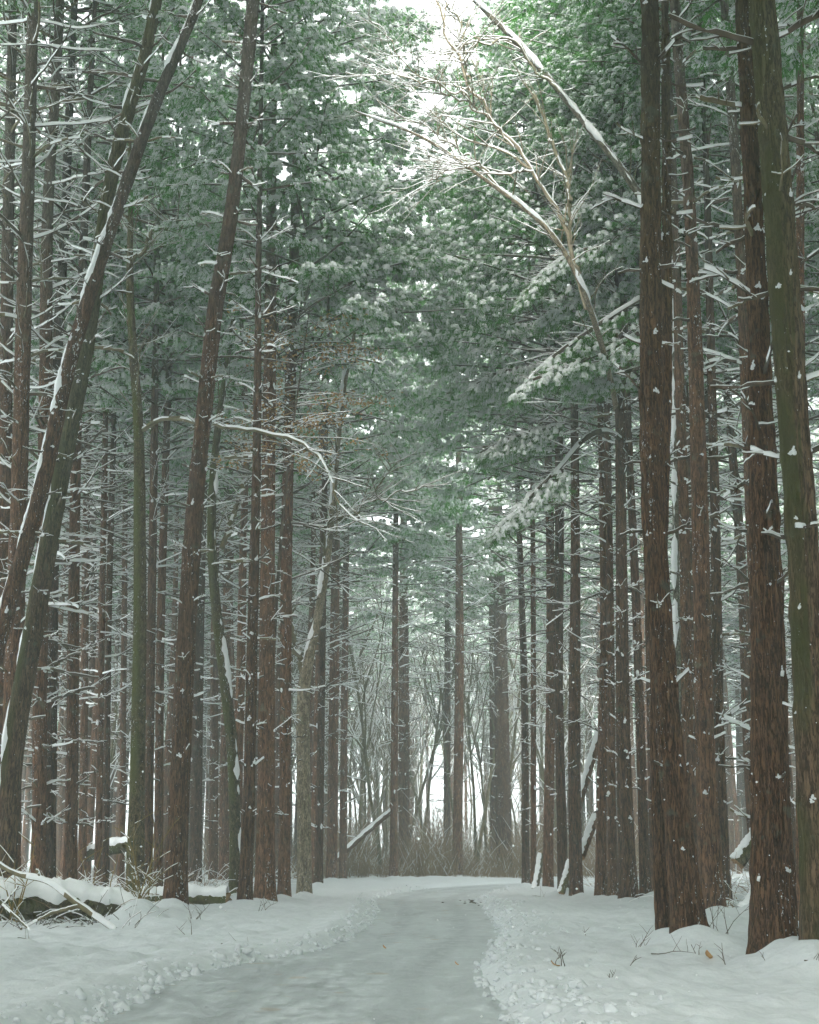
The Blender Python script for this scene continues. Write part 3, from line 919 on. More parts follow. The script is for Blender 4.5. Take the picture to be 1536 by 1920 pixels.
# loose clods of ploughed snow along both verges
mb = MB()
def clods(poly, sgn, n, wid, lo=9., hi=55.):
    P = resamp(poly, 4000); P = P[(P[:, 1] > lo) & (P[:, 1] < hi) & (P[:, 0] < 6)]
    wgt = 1 / P[:, 1]; idx = rng.choice(len(P), n, p=wgt / wgt.sum())
    off = np.abs(rng.normal(0, wid, n)) - .08
    x = P[idx, 0] + sgn * off; y = P[idx, 1] + rng.uniform(-.1, .1, n); z = gh(x, y)
    for a, b, c, d in zip(x, y, z, P[idx, 1]):
        s = rng.uniform(.012, .038) * (1.6 if rng.random() < .12 else 1)
        lump(mb, (a, b, max(c, 0) + s * .25), (s * rng.uniform(.8, 1.4), s * rng.uniform(.8, 1.3), s * rng.uniform(.75, 1.1)), ICO2 if d < 22 else ICO1, 0, 1.0)
clods(RL, -1, 520, .26); clods(RR, 1, 700, .5)
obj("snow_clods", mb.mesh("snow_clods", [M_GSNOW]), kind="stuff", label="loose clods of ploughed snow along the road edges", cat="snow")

# ------------------------------------------------------------------ prototypes: needles, branches, clumps
def tuft_templates():
    out = []
    for v in range(10):
        r = random.Random(100 + v); V = []; F = []; M = []
        nn = 16
        for i in range(nn):
            ang = r.uniform(-2.1, 2.1); dr = r.uniform(-1.6, -.1); L = r.uniform(.13, .23)
            d = np.array([math.cos(ang), math.sin(ang), dr]); d /= np.linalg.norm(d)
            sd = np.cross(d, (0, 0, 1)); sd /= np.linalg.norm(sd); wd = r.uniform(.0045, .0085)
            b = np.array([r.uniform(-.05, .06), r.uniform(-.03, .03), -.005]); k = len(V)
            V += [b - sd * wd, b + sd * wd, b + d * L]; F.append((k, k + 1, k + 2)); M.append(0)
        if v < 8:
            k = len(V); lx, ly, hz = r.uniform(.05, .092), r.uniform(.032, .052), r.uniform(.038, .066)
            for ring, (sc, z) in enumerate(((1., -.042), (.86, .5))):
                for j in range(6):
                    a = j * math.pi / 3 + ring * .3; wv = r.uniform(.6, 1.35)
                    x = math.cos(a) * lx * sc * wv + .02; V.append(np.array([x, math.sin(a) * ly * sc * wv, (z * hz if ring else z) - max(0, x) * .35]))
            V.append(np.array([.01, 0, hz]))
            for j in range(6):
                j1 = (j + 1) % 6; F += [(k + j, k + j1, k + 6 + j1), (k + j, k + 6 + j1, k + 6 + j), (k + 6 + j, k + 6 + j1, k + 12)]; M += [1, 1, 1]
        out.append((np.array(V), np.array(F), np.array(M)))
    return out
TUFT = tuft_templates()
def add_tufts(mb, P, yaw, sc, bm=0, sm=1, snowy=.82):
    n = len(P); load = np.clip(fbm(P[:, 0] * .9 + 5, P[:, 1] * .9, P[:, 2] * .9, o=2) * 1.7 + .05, .35, 1.)
    which = np.where(rng.random(n) < load, rng.integers(0, 8, n), rng.integers(8, 10, n))
    for v in range(10):
        s = np.nonzero(which == v)[0]
        if not len(s): continue
        V, F, M = TUFT[v]; c, sn = np.cos(yaw[s])[:, None], np.sin(yaw[s])[:, None]; k = sc[s][:, None]
        X = np.stack([V[None, :, 0] * c - V[None, :, 1] * sn, V[None, :, 0] * sn + V[None, :, 1] * c, np.broadcast_to(V[None, :, 2], (len(s), len(V)))], -1) * k[..., None] + P[s][:, None]
        FF = (F[None] + (np.arange(len(s)) * len(V))[:, None, None]).reshape(-1, 3)
        mb.add(X, FF, np.tile(np.where(M == 0, bm, sm), len(s)))
def live_branch(mb, p0, az, pitch, L, ntuft, r, tsc=1.):
    d = (math.cos(az) * math.cos(pitch), math.sin(az) * math.cos(pitch), math.sin(pitch))
    P = curve(p0, d, L, 7, (0, 0, r.uniform(-.45, .15)), .05, r)
    tube(mb, P, np.linspace(.012 + .008 * L, .006, 8), 4, .02, 2, 1, .8, r)
    t = rng.uniform(.22, 1., ntuft) ** .8; base = np.stack([np.interp(t * 7, np.arange(8), P[:, i]) for i in range(3)], -1)
    side = np.array([-math.sin(az), math.cos(az), 0]); fwd = np.array([math.cos(az), math.sin(az), 0])
    half = L * .34 * np.sqrt(np.clip(1.04 - t, 0, 1)) * (.5 + t); lat = rng.uniform(-1, 1, ntuft)
    # cluster the tufts on side twigs
    tw = np.round(lat * 3) / 3 * .6 + lat * .4
    Q = base + side * (tw * half)[:, None] + fwd * (np.abs(tw) * half * .5)[:, None]
    Q[:, 2] += rng.normal(0, .07, ntuft) - .10 * np.abs(tw) * half
    yaw = az + tw * 1.0 + rng.normal(0, .35, ntuft)
    add_tufts(mb, Q, yaw, rng.uniform(.7, 1.25, ntuft) ** 1.0 * rng.choice((.9, 1.1, 1.45), ntuft) * tsc)
def make_crown(seed, z0=16., H=31., rad=3.7, per=12.5):
    r = random.Random(seed); mb = MB(); z = z0
    while z < H - .4:
        t = (z - z0) / (H - z0); nb = r.randint(4, 6); a0 = r.random() * 6.28
        for b in range(nb):
            L = (.5 + (rad - .5) * (1 - t) ** .75 * min(1, .62 + t * 2.2)) * r.uniform(.65, 1.22)
            if t < .12 and r.random() < .35: continue
            live_branch(mb, (0, 0, z + r.uniform(-.2, .2)), a0 + b * 6.283 / nb + r.uniform(-.3, .3), r.uniform(-.1, .22) + t * .55, L, int(per * L * (1.15 + .2 * L)), r)
        z += r.uniform(.8, 1.2)
    return mb.mesh("crown", [M_NEEDLE, M_TSNOW, M_TWIG])
CROWNS = [make_crown(500 + i, rad=(3.6, 4.1, 3.2, 3.9, 4.4, 3.4)[i]) for i in range(6)]

def dead_branch(mb, p0, az, pitch, L, r, rad=None, twigs=3, snow=.018, k=5, seg=6, bm=0, sm=1):
    d = (math.cos(az) * math.cos(pitch), math.sin(az) * math.cos(pitch), math.sin(pitch))
    P = curve(p0, d, L, seg, (r.uniform(-.3, .3), r.uniform(-.3, .3), r.uniform(-.35, .35)), .09, r)
    rad = rad or .010 + .009 * L
    tube(mb, P, np.linspace(rad, rad * .35, seg + 1), 6, snow * 1.5, bm, sm, r.choice((.4, .75, .95)), r)
    for i in range(twigs):
        t = r.uniform(.25, .9); q = P[int(t * seg)]
        a2 = az + r.choice((-1, 1)) * r.uniform(.4, 1.1)
        d2 = (math.cos(a2), math.sin(a2), r.uniform(-.25, .5))
        tube(mb, curve(q, d2, L * r.uniform(.2, .5) * (1.1 - t * .5), 4, (0, 0, r.uniform(-.3, .2)), .12, r), np.linspace(rad * .45, rad * .2, 5), 4, snow * 1.3, bm, sm, .9, r)
def skirt(mb, r, z0, z1, lo, hi, tx=lambda z: (0, 0, .12), spacing=.8, nb=(3, 5), twigs=2, clumps=True, thick=1.):
    z = z0
    while z < z1:
        t = (z - z0) / max(.1, z1 - z0); a0 = r.random() * 6.28; n = r.randint(*nb)
        x, y, rr = tx(z)
        for b in range(n):
            if t < .55 and r.random() < .5: continue
            L = (lo + (hi - lo) * t) * r.uniform(.15, 1.55)
            a = a0 + b * 6.283 / n + r.uniform(-.35, .35)
            dead_branch(mb, (x + math.cos(a) * rr * .7, y + math.sin(a) * rr * .7, z + r.uniform(-.06, .06)), a, r.uniform(-.3, .6), L, r, (.009 + .008 * L) * thick * r.uniform(.7, 1.2), twigs if L > .5 else 0, .02 * thick, 4, 5)
            if clumps and r.random() < .3:
                s = r.uniform(.02, .045); lump(mb, (x + math.cos(a) * rr * 1.02, y + math.sin(a) * rr * 1.02, z + .03), (s, s * r.uniform(.7, 1.5), s * r.uniform(.8, 2.2)), ICO2, 1, .9)
        z += spacing * r.uniform(.75, 1.25)
def make_skirt(seed, lo, hi, z0=3., z1=17.5):
    mb = MB(); skirt(mb, random.Random(seed), z0, z1, lo, hi, lambda z: (0, 0, .2 * (1 - z / 34)), .7, (3, 6), 4, True, 1.3)
    return mb.mesh("dead_branches", [M_TWIG, M_SNOW])
SKIRTS = [make_skirt(900 + i, (.35, .5, .3, .6, .45)[i], (2.2, 1.8, 2.6, 2.0, 2.4)[i]) for i in range(5)]

BR = {}; BLEN = (.5, 1.1, 2.2)
for li, (bl, brad) in enumerate(zip(BLEN, (.017, .022, .031))):
    for pi, pitch in enumerate((-.12, .12, .34, .6)):
        for v in range(3):
            b = MB(); r = random.Random(40 + li * 50 + pi * 3 + v); ns = (6, 9, 13)[li]
            d = (math.cos(pitch), 0, math.sin(pitch)); P = curve((0, 0, 0), d, bl, ns, (r.uniform(-.25, .25), r.uniform(-.4, .4), r.uniform(-.4, .3)), .15, r)
            tube(b, P, np.linspace(brad, .008, ns + 1), 6, .042, 0, 1, .93, r)
            for i in range(r.randint(2, 3 + 2 * li)):
                t = r.uniform(.25, .95); a2 = r.choice((-1, 1)) * r.uniform(.4, 1.2)
                C = curve(P[int(t * ns)], (math.cos(a2), math.sin(a2), r.uniform(-.2, .5)), r.uniform(.12, .38) * (bl ** .6 + .3), 5, (0, 0, 0), .16, r)
                tube(b, C, np.linspace(.009, .004, 6), 4, .026, 0, 1, .92, r)
            BR[(li, pi, v)] = b.mesh("branch", [M_LTWIG if v == 0 else M_TWIG, M_SNOW])
for v in range(4):
    b = MB(); r = random.Random(70 + v); P = curve((0, 0, 0), (1, 0, r.uniform(.1, .7)), 1., 5, (0, 0, r.uniform(-.3, .5)), .12, r)
    tube(b, P, np.linspace(.11, .055, 6), 6, .10, 0, 1, .9, r)
    BR[('stub', v)] = b.mesh("branch", [M_TWIG, M_SNOW])
CL = []
for v in range(10):
    b = MB(); r = random.Random(600 + v); h_ = r.uniform(.7, 1.9)
    for i in range(7):
        t = i / 6; yb = r.uniform(-1, 1) * (1 - t) * 1.1; zz = t * h_ * 1.1 + r.uniform(-.1, .25); ss = (.62 - .34 * t) * r.uniform(.6, 1.2)
        lump(b, (.1 - .15 * t, yb, zz), (ss * .7, ss, ss * r.uniform(.7, 1.2)), ICO2, 0, .9)
    CL.append(b.mesh("snow_clump", [M_SNOW]))

# ------------------------------------------------------------------ trunks
def fine(pts, n):
    pts = np.array(pts, float); s = np.concatenate([[0], np.cumsum(np.linalg.norm(np.diff(pts[:, :3], axis=0), axis=1))])
    q = np.linspace(0, s[-1], n); Q = np.stack([np.interp(q, s, pts[:, i]) for i in range(4)], -1)
    kk = max(1, int(n / len(pts) * .45)); ker = np.ones(2 * kk + 1) / (2 * kk + 1)
    for _ in range(2):
        E = np.pad(Q, ((kk, kk), (0, 0)), mode='reflect', reflect_type='odd'); Q = np.stack([np.convolve(E[:, i], ker, 'valid') for i in range(4)], -1)
    return Q
def trunk(pts, k, n, amp, seed, flare=.35, knots=()):
    Q = fine(pts, n); t = np.gradient(Q[:, :3], axis=0); t /= np.linalg.norm(t, axis=1)[:, None]
    s = np.cross(np.broadcast_to((0, 1., 0), t.shape), t); s /= np.linalg.norm(s, axis=1)[:, None]; u = np.cross(t, s)
    a = np.arange(k) * 2 * math.pi / k; ca, sa = np.cos(a), np.sin(a); rr = Q[:, 3].copy(); z = Q[:, 2]
    for kz in knots: rr = rr * (1 + .06 * np.exp(-((z - kz) / .09) ** 2))
    rr = rr * (1 + flare * np.exp(-np.clip(z, 0, 9) / .32)); rr = np.maximum(rr, .012)
    o = seed * 3.17
    if amp:
        ang = np.stack([np.broadcast_to(ca, (n, k)), np.broadcast_to(sa, (n, k))], 0) * np.maximum(rr, .1)[None, :, None]
        ridg = np.abs(fbm(ang[0] * 11 + o, ang[1] * 11, np.broadcast_to(z[:, None] * 1.8, (n, k)), o=3) - .5) * 2
        low = fbm(ang[0] * 2.2 + o, ang[1] * 2.2, np.broadcast_to(z[:, None] * .5, (n, k)), o=2) - .5
        rad = rr[:, None] * (1 + .14 * low) + amp * (np.clip(ridg, 0, .5) * 2 - .5)
    else:
        rad = rr[:, None] * (1 + .08 * (fbm(ca * 1.5 + o, sa * 1.5, np.zeros(k), o=2) - .5)[None])
    V = Q[:, None, :3] + rad[..., None] * (ca[None, :, None] * s[:, None] + sa[None, :, None] * u[:, None])
    i0 = np.arange(n - 1)[:, None] * k; j = np.arange(k)[None]; j1 = (j + 1) % k
    F = np.stack([i0 + j, i0 + j1, i0 + k + j1, i0 + k + j], -1).reshape(-1, 4)
    mb = MB(); mb.add(V, F, 0); return mb, Q
def snow_strip(Q, side, wmax, th, seed, z0=.6, freq=1.9, bias=.42):
    """lumpy band of snow stuck on one side of a trunk"""
    t = np.gradient(Q[:, :3], axis=0); t /= np.linalg.norm(t, axis=1)[:, None]
    u = np.array(side)[None] - t * (t @ np.array(side))[:, None]; u /= np.linalg.norm(u, axis=1)[:, None]; v = np.cross(t, u)
    n = len(Q); zz = Q[:, 2]; w_ = np.clip((fbm(zz * freq + seed, zz * 0 + 3., o=5) - bias) * 3.4, 0, 1) * wmax
    w_ = np.where((zz > z0), w_, 0); sk = (fbm(zz * .9 + seed * 2, zz * 0 + 8., o=2) - .5) * .9
    an = np.linspace(-1, 1, 7); mb = MB()
    A = sk[:, None] + an[None] * (w_[:, None] * (.55 + .9 * fbm(zz[:, None] * 9 + seed, an[None] * 4 + 2, o=3)))
    rad = Q[:, 3][:, None] * .97 + (th * (w_ / wmax))[:, None] * np.sqrt(np.clip(1 - an ** 2, 0, 1))[None] * (.6 + .9 * fbm(zz[:, None] * 7 + seed, an[None] * 1.5, o=2))
    V = Q[:, None, :3] + rad[..., None] * (np.cos(A)[..., None] * u[:, None] + np.sin(A)[..., None] * v[:, None])
    i0 = np.arange(n - 1)[:, None] * 7; j = np.arange(6)[None]
    F = np.stack([i0 + j, i0 + j + 1, i0 + 8 + j, i0 + 7 + j], -1).reshape(n - 1, 6, 4)[(w_[:-1] + w_[1:]) > .04].reshape(-1, 4)
    mb.add(V, F, 0); return mb.mesh("snow_strip", [M_SNOW])

def twiggy(mb, P, Rd, r, n, lmax, up=.35):
    for i in range(n):
        t = r.uniform(.15, .98) * (len(P) - 1); k = int(t); q = P[k] + (P[min(k + 1, len(P) - 1)] - P[k]) * (t - k)
        tg = P[min(k + 1, len(P) - 1)] - P[max(k - 1, 0)]; tg = tg / np.linalg.norm(tg)
        d = tg * r.uniform(.2, .9) + np.array([r.uniform(-1, 1), r.uniform(-1, 1), r.uniform(-.3, .8) * up * 2]) * .8
        rad = min(Rd[k] * .5, .02); L = lmax * r.uniform(.3, 1.)
        C = curve(q, d, L, 6, (r.uniform(-.3, .3), r.uniform(-.3, .3), r.uniform(-.3, .3)), .14, r)
        tube(mb, C, np.linspace(rad, .004, 7), 4, .014, 0, 1, .85, r)
        for j in range(2):
            C2 = curve(C[r.randint(2, 5)], C[4] - C[2] + np.array([r.uniform(-1, 1), r.uniform(-1, 1), r.uniform(-.6, .8)]) * .25 * L / 3, L * r.uniform(.25, .5), 4, (0, 0, 0), .15, r)
            tube(mb, C2, np.linspace(rad * .5, .003, 5), 4, .011, 0, 1, .85, r)

ROUGH = ('r1', 'r1b', 'r2'); MOSSY = ('r3', 'B')
PARTED = {k for k, T in TREES.items() if T['y'] < 36.5 or k in ('r7', 'G')}
ci = 0
for k, T in TREES.items():
    r = random.Random(sum(map(ord, k)) * 13); y = T['y']; x0, z0_, r0 = T['pts'][0][:3]; leaf = T['kind'] == 'leaf'
    root = obj("broadleaf_tree" if leaf else "pine_tree", None, loc=(x0, y, 0), label=T['label'], cat="tree",
               group="broadleaf trees along the road" if leaf else "pines standing along the road")
    root.empty_display_size = .2
    pts = [(0, 0, -.25, r0 * 1.03)] + [(p[0] - x0, (p[3] - y) if len(p) > 3 else 0, max(p[1], .02 * i), p[2] * (.75 if k in ('r17', 'r18') else .84 if k in ('A', 'B', 'r1', 'r2') else .92)) for i, p in enumerate(T['pts'])]
    if pts[1][2] < .05: pts[1] = (pts[1][0], 0, .05, pts[1][3])
    H = T['H']; lx, _, lz, lr = pts[-1]
    if not leaf:
        H = max(31., lz + 6) + r.uniform(-1, 1.5); sl_ = (pts[-1][0] - pts[-2][0]) / max(.5, pts[-1][2] - pts[-2][2]) * .4
        pts += [(lx + sl_ * (H - lz) * .5, 0, (lz + H) / 2, lr * .55), (lx + sl_ * (H - lz), 0, H, .03)]
    elif H > lz + .5:
        pts += [(lx + .2, 0, (lz + H) / 2, lr * .5), (lx + .5, 0.2, H, .02)]
    near = y < 24
    sides, nring, amp = (64, 540, .020) if near else ((26, 250, .010) if y < 37 else (16, 150, 0))
    bm_ = M_BARKR if k in ROUGH else M_BARKM if k in MOSSY else (M_BARKD if k in ('r17', 'r18', 'U') else M_BARKL) if leaf else M_BARK
    # whorl heights
    wh = []; z = T['start'] + r.random() * .5
    cb = max(T['cb'], 15.) if y > 40 else max(T['cb'], lz + 1.8 if lz > 15 else 17.)
    if y < 24: cb = lz + 2.5
    while z < cb: wh.append(z); z += r.uniform(.75, 1.25)
    mbt, Q = trunk(pts, sides, nring, amp * (1.3 if k in ROUGH else 1), r.random() * 20, .32 if y < 40 else .2, [] if leaf else wh)
    tro = obj("trunk", mbt.mesh("trunk", [bm_]), root)
    tx = lambda zz: (float(np.interp(zz, Q[:, 2], Q[:, 0])), float(np.interp(zz, Q[:, 2], Q[:, 1])), float(np.interp(zz, Q[:, 2], Q[:, 3])))
    if not leaf:
        # crown
        cm = CROWNS[ci % 6]; ci += 1; cx, cyy, _ = tx((cb + H) / 2); wx = r.uniform(.95, 1.2)
        if k in ('R', 'S', 'W1', 'W2', 'W3', 'r12', 'r12b', 'r11', 'r10', 'r9', 'r8a', 'X1', 'X2', 'X3', 'X5'): wx = r.uniform(1.3, 1.45); cb = min(cb, 15.5); cx += 1.05 * (1 if x0 < 0 else -1) * (y < 66)
        sz = (H + .3 - cb) / 15.
        obj("crown", cm, root, (cx, cyy, cb - 16. * sz), r.random() * 6.28, (wx, wx, sz))
        lo, hi = T['lo'], T['hi']
        if k in PARTED:
            for zi, zw in enumerate(wh):
                t = (zw - wh[0]) / max(1, wh[-1] - wh[0]); n = r.randint(3, 5) if y > 30 or hi > 1.5 else (r.randint(1, 2) if t < .55 else r.randint(2, 3)); a0 = r.random() * 6.28; px, py, pr = tx(zw)
                for b in range(n):
                    a = a0 + b * 6.283 / n + r.uniform(-.4, .4); L = (lo + (hi - lo) * t ** .8) * r.uniform(.55, 1.35)
                    if L < .28: me, L2 = BR[('stub', r.randint(0, 3))], L
                    else:
                        li = 0 if L < .75 else 1 if L < 1.6 else 2; me, L2 = BR[(li, r.randint(0, 3), r.randint(0, 2))], L / BLEN[li]
                    obj("branch", me, root, (px + math.cos(a) * pr * .85, py + math.sin(a) * pr * .85, zw + r.uniform(-.05, .05)), a, L2)
                if zi % max(1, len(wh) // max(1, T['clumps'])) == 0:
                    for c_ in range(r.randint(1, 2)):
                        a = r.uniform(-math.pi, 0.1); s = r.uniform(.02, .06) * (.8 if near else 1.)
                        obj("snow_clump", r.choice(CL), tro, (px + math.cos(a) * pr * 1.0, py + math.sin(a) * pr * 1.0, zw + r.uniform(-.1, .14)), a, s)
        else:
            mb = MB(); skirt(mb, r, wh[0], cb + 1.5, lo, max(hi, 2.2), tx, .7, (4, 6), 4)
            obj("dead_branches", mb.mesh("dead_branches", [M_TWIG, M_SNOW]), root, kind="stuff")
    else:
        P = Q[:, :3][int(len(Q) * .45)::6]; mb = MB(); twiggy(mb, P, Q[int(len(Q) * .45)::6, 3], r, 26, 1.8)
        obj("twigs", mb.mesh("twigs", [M_LTWIG, M_SNOW]), root, kind="stuff")
        for li, lm in enumerate(T.get('limbs', [])):
            lp = np.array(lm) - np.array([x0, y, 0, 0]); QQ = fine(lp, 40); mb = MB()
            jig = np.stack([fbm(np.arange(40) * .35 + li * 9 + i * 31, np.zeros(40), o=3) - .5 for i in range(3)], -1) * .42 * smooth(0, 6, np.arange(40))[:, None]
            tube(mb, QQ[:, :3] + jig, np.maximum(QQ[:, 3] * .72, .010), 8, .026, 0, 1, .85, r)
            twiggy(mb, QQ[:, :3] + jig, QQ[:, 3], r, 26, 1.6 if k != 'r18' else 2.2)
            obj("limb", mb.mesh("limb", [M_PTWIG if k in ('r17', 'r18') else M_LTWIG, M_SNOW]), root)
    if k in ('A', 'B', 'r17', 'P', 'r18', 'U'):
        side = {'A': (-1, -.55, .3), 'B': (-1, -.4, .3), 'P': (1, -.5, .2), 'U': (-1, -.6, .6), 'r17': (-.6, -.5, .9), 'r18': (-.2, -.5, 1)}[k]
        obj("snow_strip", snow_strip(Q, side, {'A': .75, 'B': .45, 'P': .9, 'U': 1.2, 'r17': 1.2, 'r18': 1.}[k], .05, sum(map(ord, k)), bias={'A': .34, 'B': .38, 'U': .30, 'r17': .33}.get(k, .44), z0=6.4 if k == 'U' else .6), tro, kind="stuff")
    T['root'] = root

# green boughs hanging over the road
for key, path, fs, spread, n in BOUGHS:
    root = TREES[key]['root']; r = random.Random(n + int(path[0][0] * 100)); mb = MB()
    lp = np.array(path) - np.array([root.location.x, root.location.y, 0, 0]); Q = fine(lp, 30)
    tube(mb, Q[:, :3], np.maximum(Q[:, 3], .012), 7, .035, 2, 1, .95, r)
    t = rng.uniform(fs, 1., n * 2); base = np.stack([np.interp(t * 29, np.arange(30), Q[:, i]) for i in range(3)], -1)
    tg = Q[-1, :3] - Q[0, :3]; az = math.atan2(tg[1], tg[0]); wd = spread * np.sqrt(np.clip(1.08 - t, 0, 1)) * 1.3
    lat = rng.uniform(-1, 1, n * 2); sd = np.array([-math.sin(az), math.cos(az), 0])
    P = base + sd * (lat * wd * 1.6)[:, None]; P[:, 2] += rng.uniform(-1., .25, n * 2) * wd * .8 - np.abs(lat) * wd * .55
    add_tufts(mb, P, az + lat * .8 + rng.normal(0, .4, n * 2), rng.uniform(1.1, 1.75, n * 2))
    for i in range(26):
        q = P[rng.integers(len(P))]; c = base[rng.integers(len(base))]
        j = int(rng.integers(5, 28)); tube(mb, np.linspace(Q[j, :3], Q[j, :3] + np.array([math.cos(az + r.uniform(-1, 1)), math.sin(az + r.uniform(-1, 1)), r.uniform(-.4, .1)]) * spread, 4), [.008, .007, .006, .004], 4, .012, 2, 1)
    obj("bough", mb.mesh("bough", [M_NEEDLEB, M_TSNOW, M_TWIG]), root)

# ------------------------------------------------------------------ the rows of pines further in
FT = []
for v in range(5):
    r = random.Random(300 + v); pts = [(0, 0, -.3, .2)] + [(r.uniform(-.12, .12) * zz / 8, r.uniform(-.12, .12) * zz / 8, zz, .2 * (1 - zz / 33)) for zz in np.linspace(.1, 30, 9)]
    mbt, _ = trunk(pts, 12, 90, 0, v * 3.3, .15, np.arange(3, 18, .95)); FT.append(mbt.mesh("trunk", [M_BARKF]))
taken = [(T['pts'][0][0], T['y']) for T in TREES.values()]
def clear(x, y):
    if any((x - a) ** 2 + (y - b) ** 2 < 1.9 ** 2 for a, b in taken): return False
    if 12 < y < 62 and -3.0 < x < 4.3: return False
    if -3.2 < x and 52 < y < 70 + .2 * max(0, x - 6) and y > 52 + (0 if x > 4.3 else 0): return False
    d, _ = roadsd(np.array([x]), np.array([y]))
    if d[0] < (1.6 if y > 12 else 1.2): return False
    if 66 <= y < 126 and abs(x - .03 * y) < 7.2: return False
    return True
nfar = [0, 0]
sp = 3.7; yy = -14.
while yy < 150:
    half = (.30 if yy < 116 else .09) * max(yy, 0) + (5.5 if yy > 8 else 8.5)
    xx = -half
    while xx < half:
        x = xx + rnd.uniform(-.9, .9); y = yy + rnd.uniform(-1.1, 1.1); xx += sp * (1.25 if xx < 0 and yy > 37 else 1.)
        inview = abs(x) < .295 * y + .3
        if y < 37 and inview: continue
        if y < 37 and abs(x) < (5 if y > 12 else 3.9): continue
        if not clear(x, y) or (y > 116 and rnd.random() < .35): continue
        taken.append((x, y)); left = x < 1; far = y > 70
        lab = ("slim pine fading into mist deep among the left rows" if far else "slim pine standing in the rows left of the road") if left else ("slim pine fading into mist deep among the right rows" if far else "slim pine standing in the rows right of the road")
        if y < 37: lab = "unseen pine just beyond the edge of the picture, added for shade"
        root = obj("pine_tree", None, loc=(x, y, gz(x, y) - .05), rz=rnd.random() * 6.28, sc=rnd.uniform(.92, 1.1), label=lab, cat="tree",
                   group="pines beyond the picture edges" if y < 37 else ("misty " if far else "") + ("pines in the rows left of the road" if left else "pines in the rows right of the road"))
        root.rotation_euler = (rnd.gauss(0, .012), rnd.gauss(0, .012), rnd.random() * 6.28)
        fat = rnd.uniform(.75, 1.2)
        obj("trunk", rnd.choice(FT), root, sc=(fat, fat, 1))
        wx = rnd.uniform(.85, 1.15) if y > 24 or not -12 < x < 12 else rnd.uniform(1.45, 1.7)  # unseen pines near the camera get wider crowns to shade the foreground
        cb = 16 + rnd.uniform(-1.5, 1.)
        if y < 37: cb = max(cb, .66 * y + 3.)
        cs = max(.4, (32.5 - cb) / 15.) if y < 37 else 1.
        obj("crown", rnd.choice(CROWNS), root, (0, 0, cb - 16 * cs), rnd.random() * 6.28, (wx, wx, cs))
        if y > 30: obj("dead_branches", rnd.choice(SKIRTS), root, rz=rnd.random() * 6.28, kind="stuff")
        nfar[not left] += 1
    yy += sp
print("row pines", nfar)

# the wood goes on unseen beside and behind: patches of pines added for shade
def patch(seed):
    r = random.Random(seed); mb = MB()
    for i in range(3):
        for j in range(3):
            x, y = (i - 1) * 4.2 + r.uniform(-1, 1), (j - 1) * 4.2 + r.uniform(-1, 1)
            tube(mb, [(x, y, -.3), (x + r.uniform(-.2, .2), y, 10), (x, y + r.uniform(-.3, .3), 20), (x, y, 30)], [.24, .19, .12, .02], 9, 0, 2, 1)
            z = rng.uniform(14, 30.5, 130); a = rng.uniform(0, 6.28, 130); q = (.3 + 3.2 * (1 - (z - 14) / 17) ** .7) * np.sqrt(rng.uniform(.05, 1, 130))
            add_tufts(mb, np.stack([x + q * np.cos(a), y + q * np.sin(a), z], -1), a, rng.uniform(4., 6., 130))
            skirt(mb, r, 4., 15., .5, 2., lambda z_: (x, y, .18), 1.6, (2, 4), 1, False)
    return mb.mesh("forest", [M_NEEDLE, M_TSNOW, M_TWIG])
PATCH = [patch(81), patch(82)]
yy = -42.
while yy < 75:
    xx = -50.
    while xx < 51:
        lim = 14.5 if yy < -10 else max(14.5, .3 * (yy + 6) + 11.5)
        if (abs(xx) > lim and (xx > 0 or yy < 18)) or (yy < -18 and abs(xx + .8) > 5.):
            obj("forest", rnd.choice(PATCH), loc=(xx, yy, -.05), rz=rnd.choice((0, 1.5708, 3.1416, 4.7124)), kind="stuff", label="dense pine wood added unseen beside and behind to shade the ground", cat="forest")
        xx += 12.6
    yy += 12.6
for xx in np.arange(-44, 60, 12.6):
    if abs(xx - 4) > 12: obj("forest", rnd.choice(PATCH), loc=(xx, 128 + rnd.uniform(-3, 3), -.05), rz=rnd.choice((0, 1.5708, 3.1416)), kind="stuff", label="dense pine wood closing the view beyond the rows", cat="forest")
for xx in (-52, -39, -26, -13, 1, 14, 27, 40, 53): obj("forest", rnd.choice(PATCH), loc=(xx, 172 + rnd.uniform(-4, 4), -.05), kind="stuff", label="dense pine wood closing the view far past the clearing", cat="forest")
# bare broadleaf trees in the clearing past the bend
def bare(seed, H):
    r = random.Random(seed); mb = MB()
    def grow(p, d, L, rad, lev):
        P = curve(p, d, L, 6, (0, 0, .25), .11, r); tube(mb, P, np.linspace(rad, rad * .6, 7), 6 if lev == 0 else 4, .022 if lev else 0, 0, 1, .85, r)
        if lev < 3:
            for i in range((6, 5, 3)[lev]):
                t = r.uniform(.5, 1.); q = P[int(t * 6)]; a = r.random() * 6.28
                grow(q, (P[-1] - P[-2]) / L * 6 * .55 + np.array([math.cos(a), math.sin(a), r.uniform(.2, 1.)]) * .55, L * r.uniform(.3, .5), rad * .5, lev + 1)
    grow((0, 0, -.2), (r.uniform(-.12, .12), 0, 1), H * .75, .10, 0)
    return mb.mesh("trunk", [M_LTWIG, M_SNOW])
BARE = [bare(60 + i, 13 + i) for i in range(5)]
for i in range(64):
    y = rnd.uniform(77, 122); x = rnd.uniform(-.02 * y - 7, .03 * y + 8)
    o = obj("bare_tree", rnd.choice(BARE), loc=(x, y, gz(x, y)), rz=rnd.random() * 6.28, sc=rnd.uniform(.7, 1.15), label="bare snowy broadleaf tree in the pale clearing behind the brush", cat="tree", group="bare trees past the bend")
    o.rotation_euler = (rnd.gauss(0, .09), rnd.gauss(0, .13), rnd.random() * 6.28)

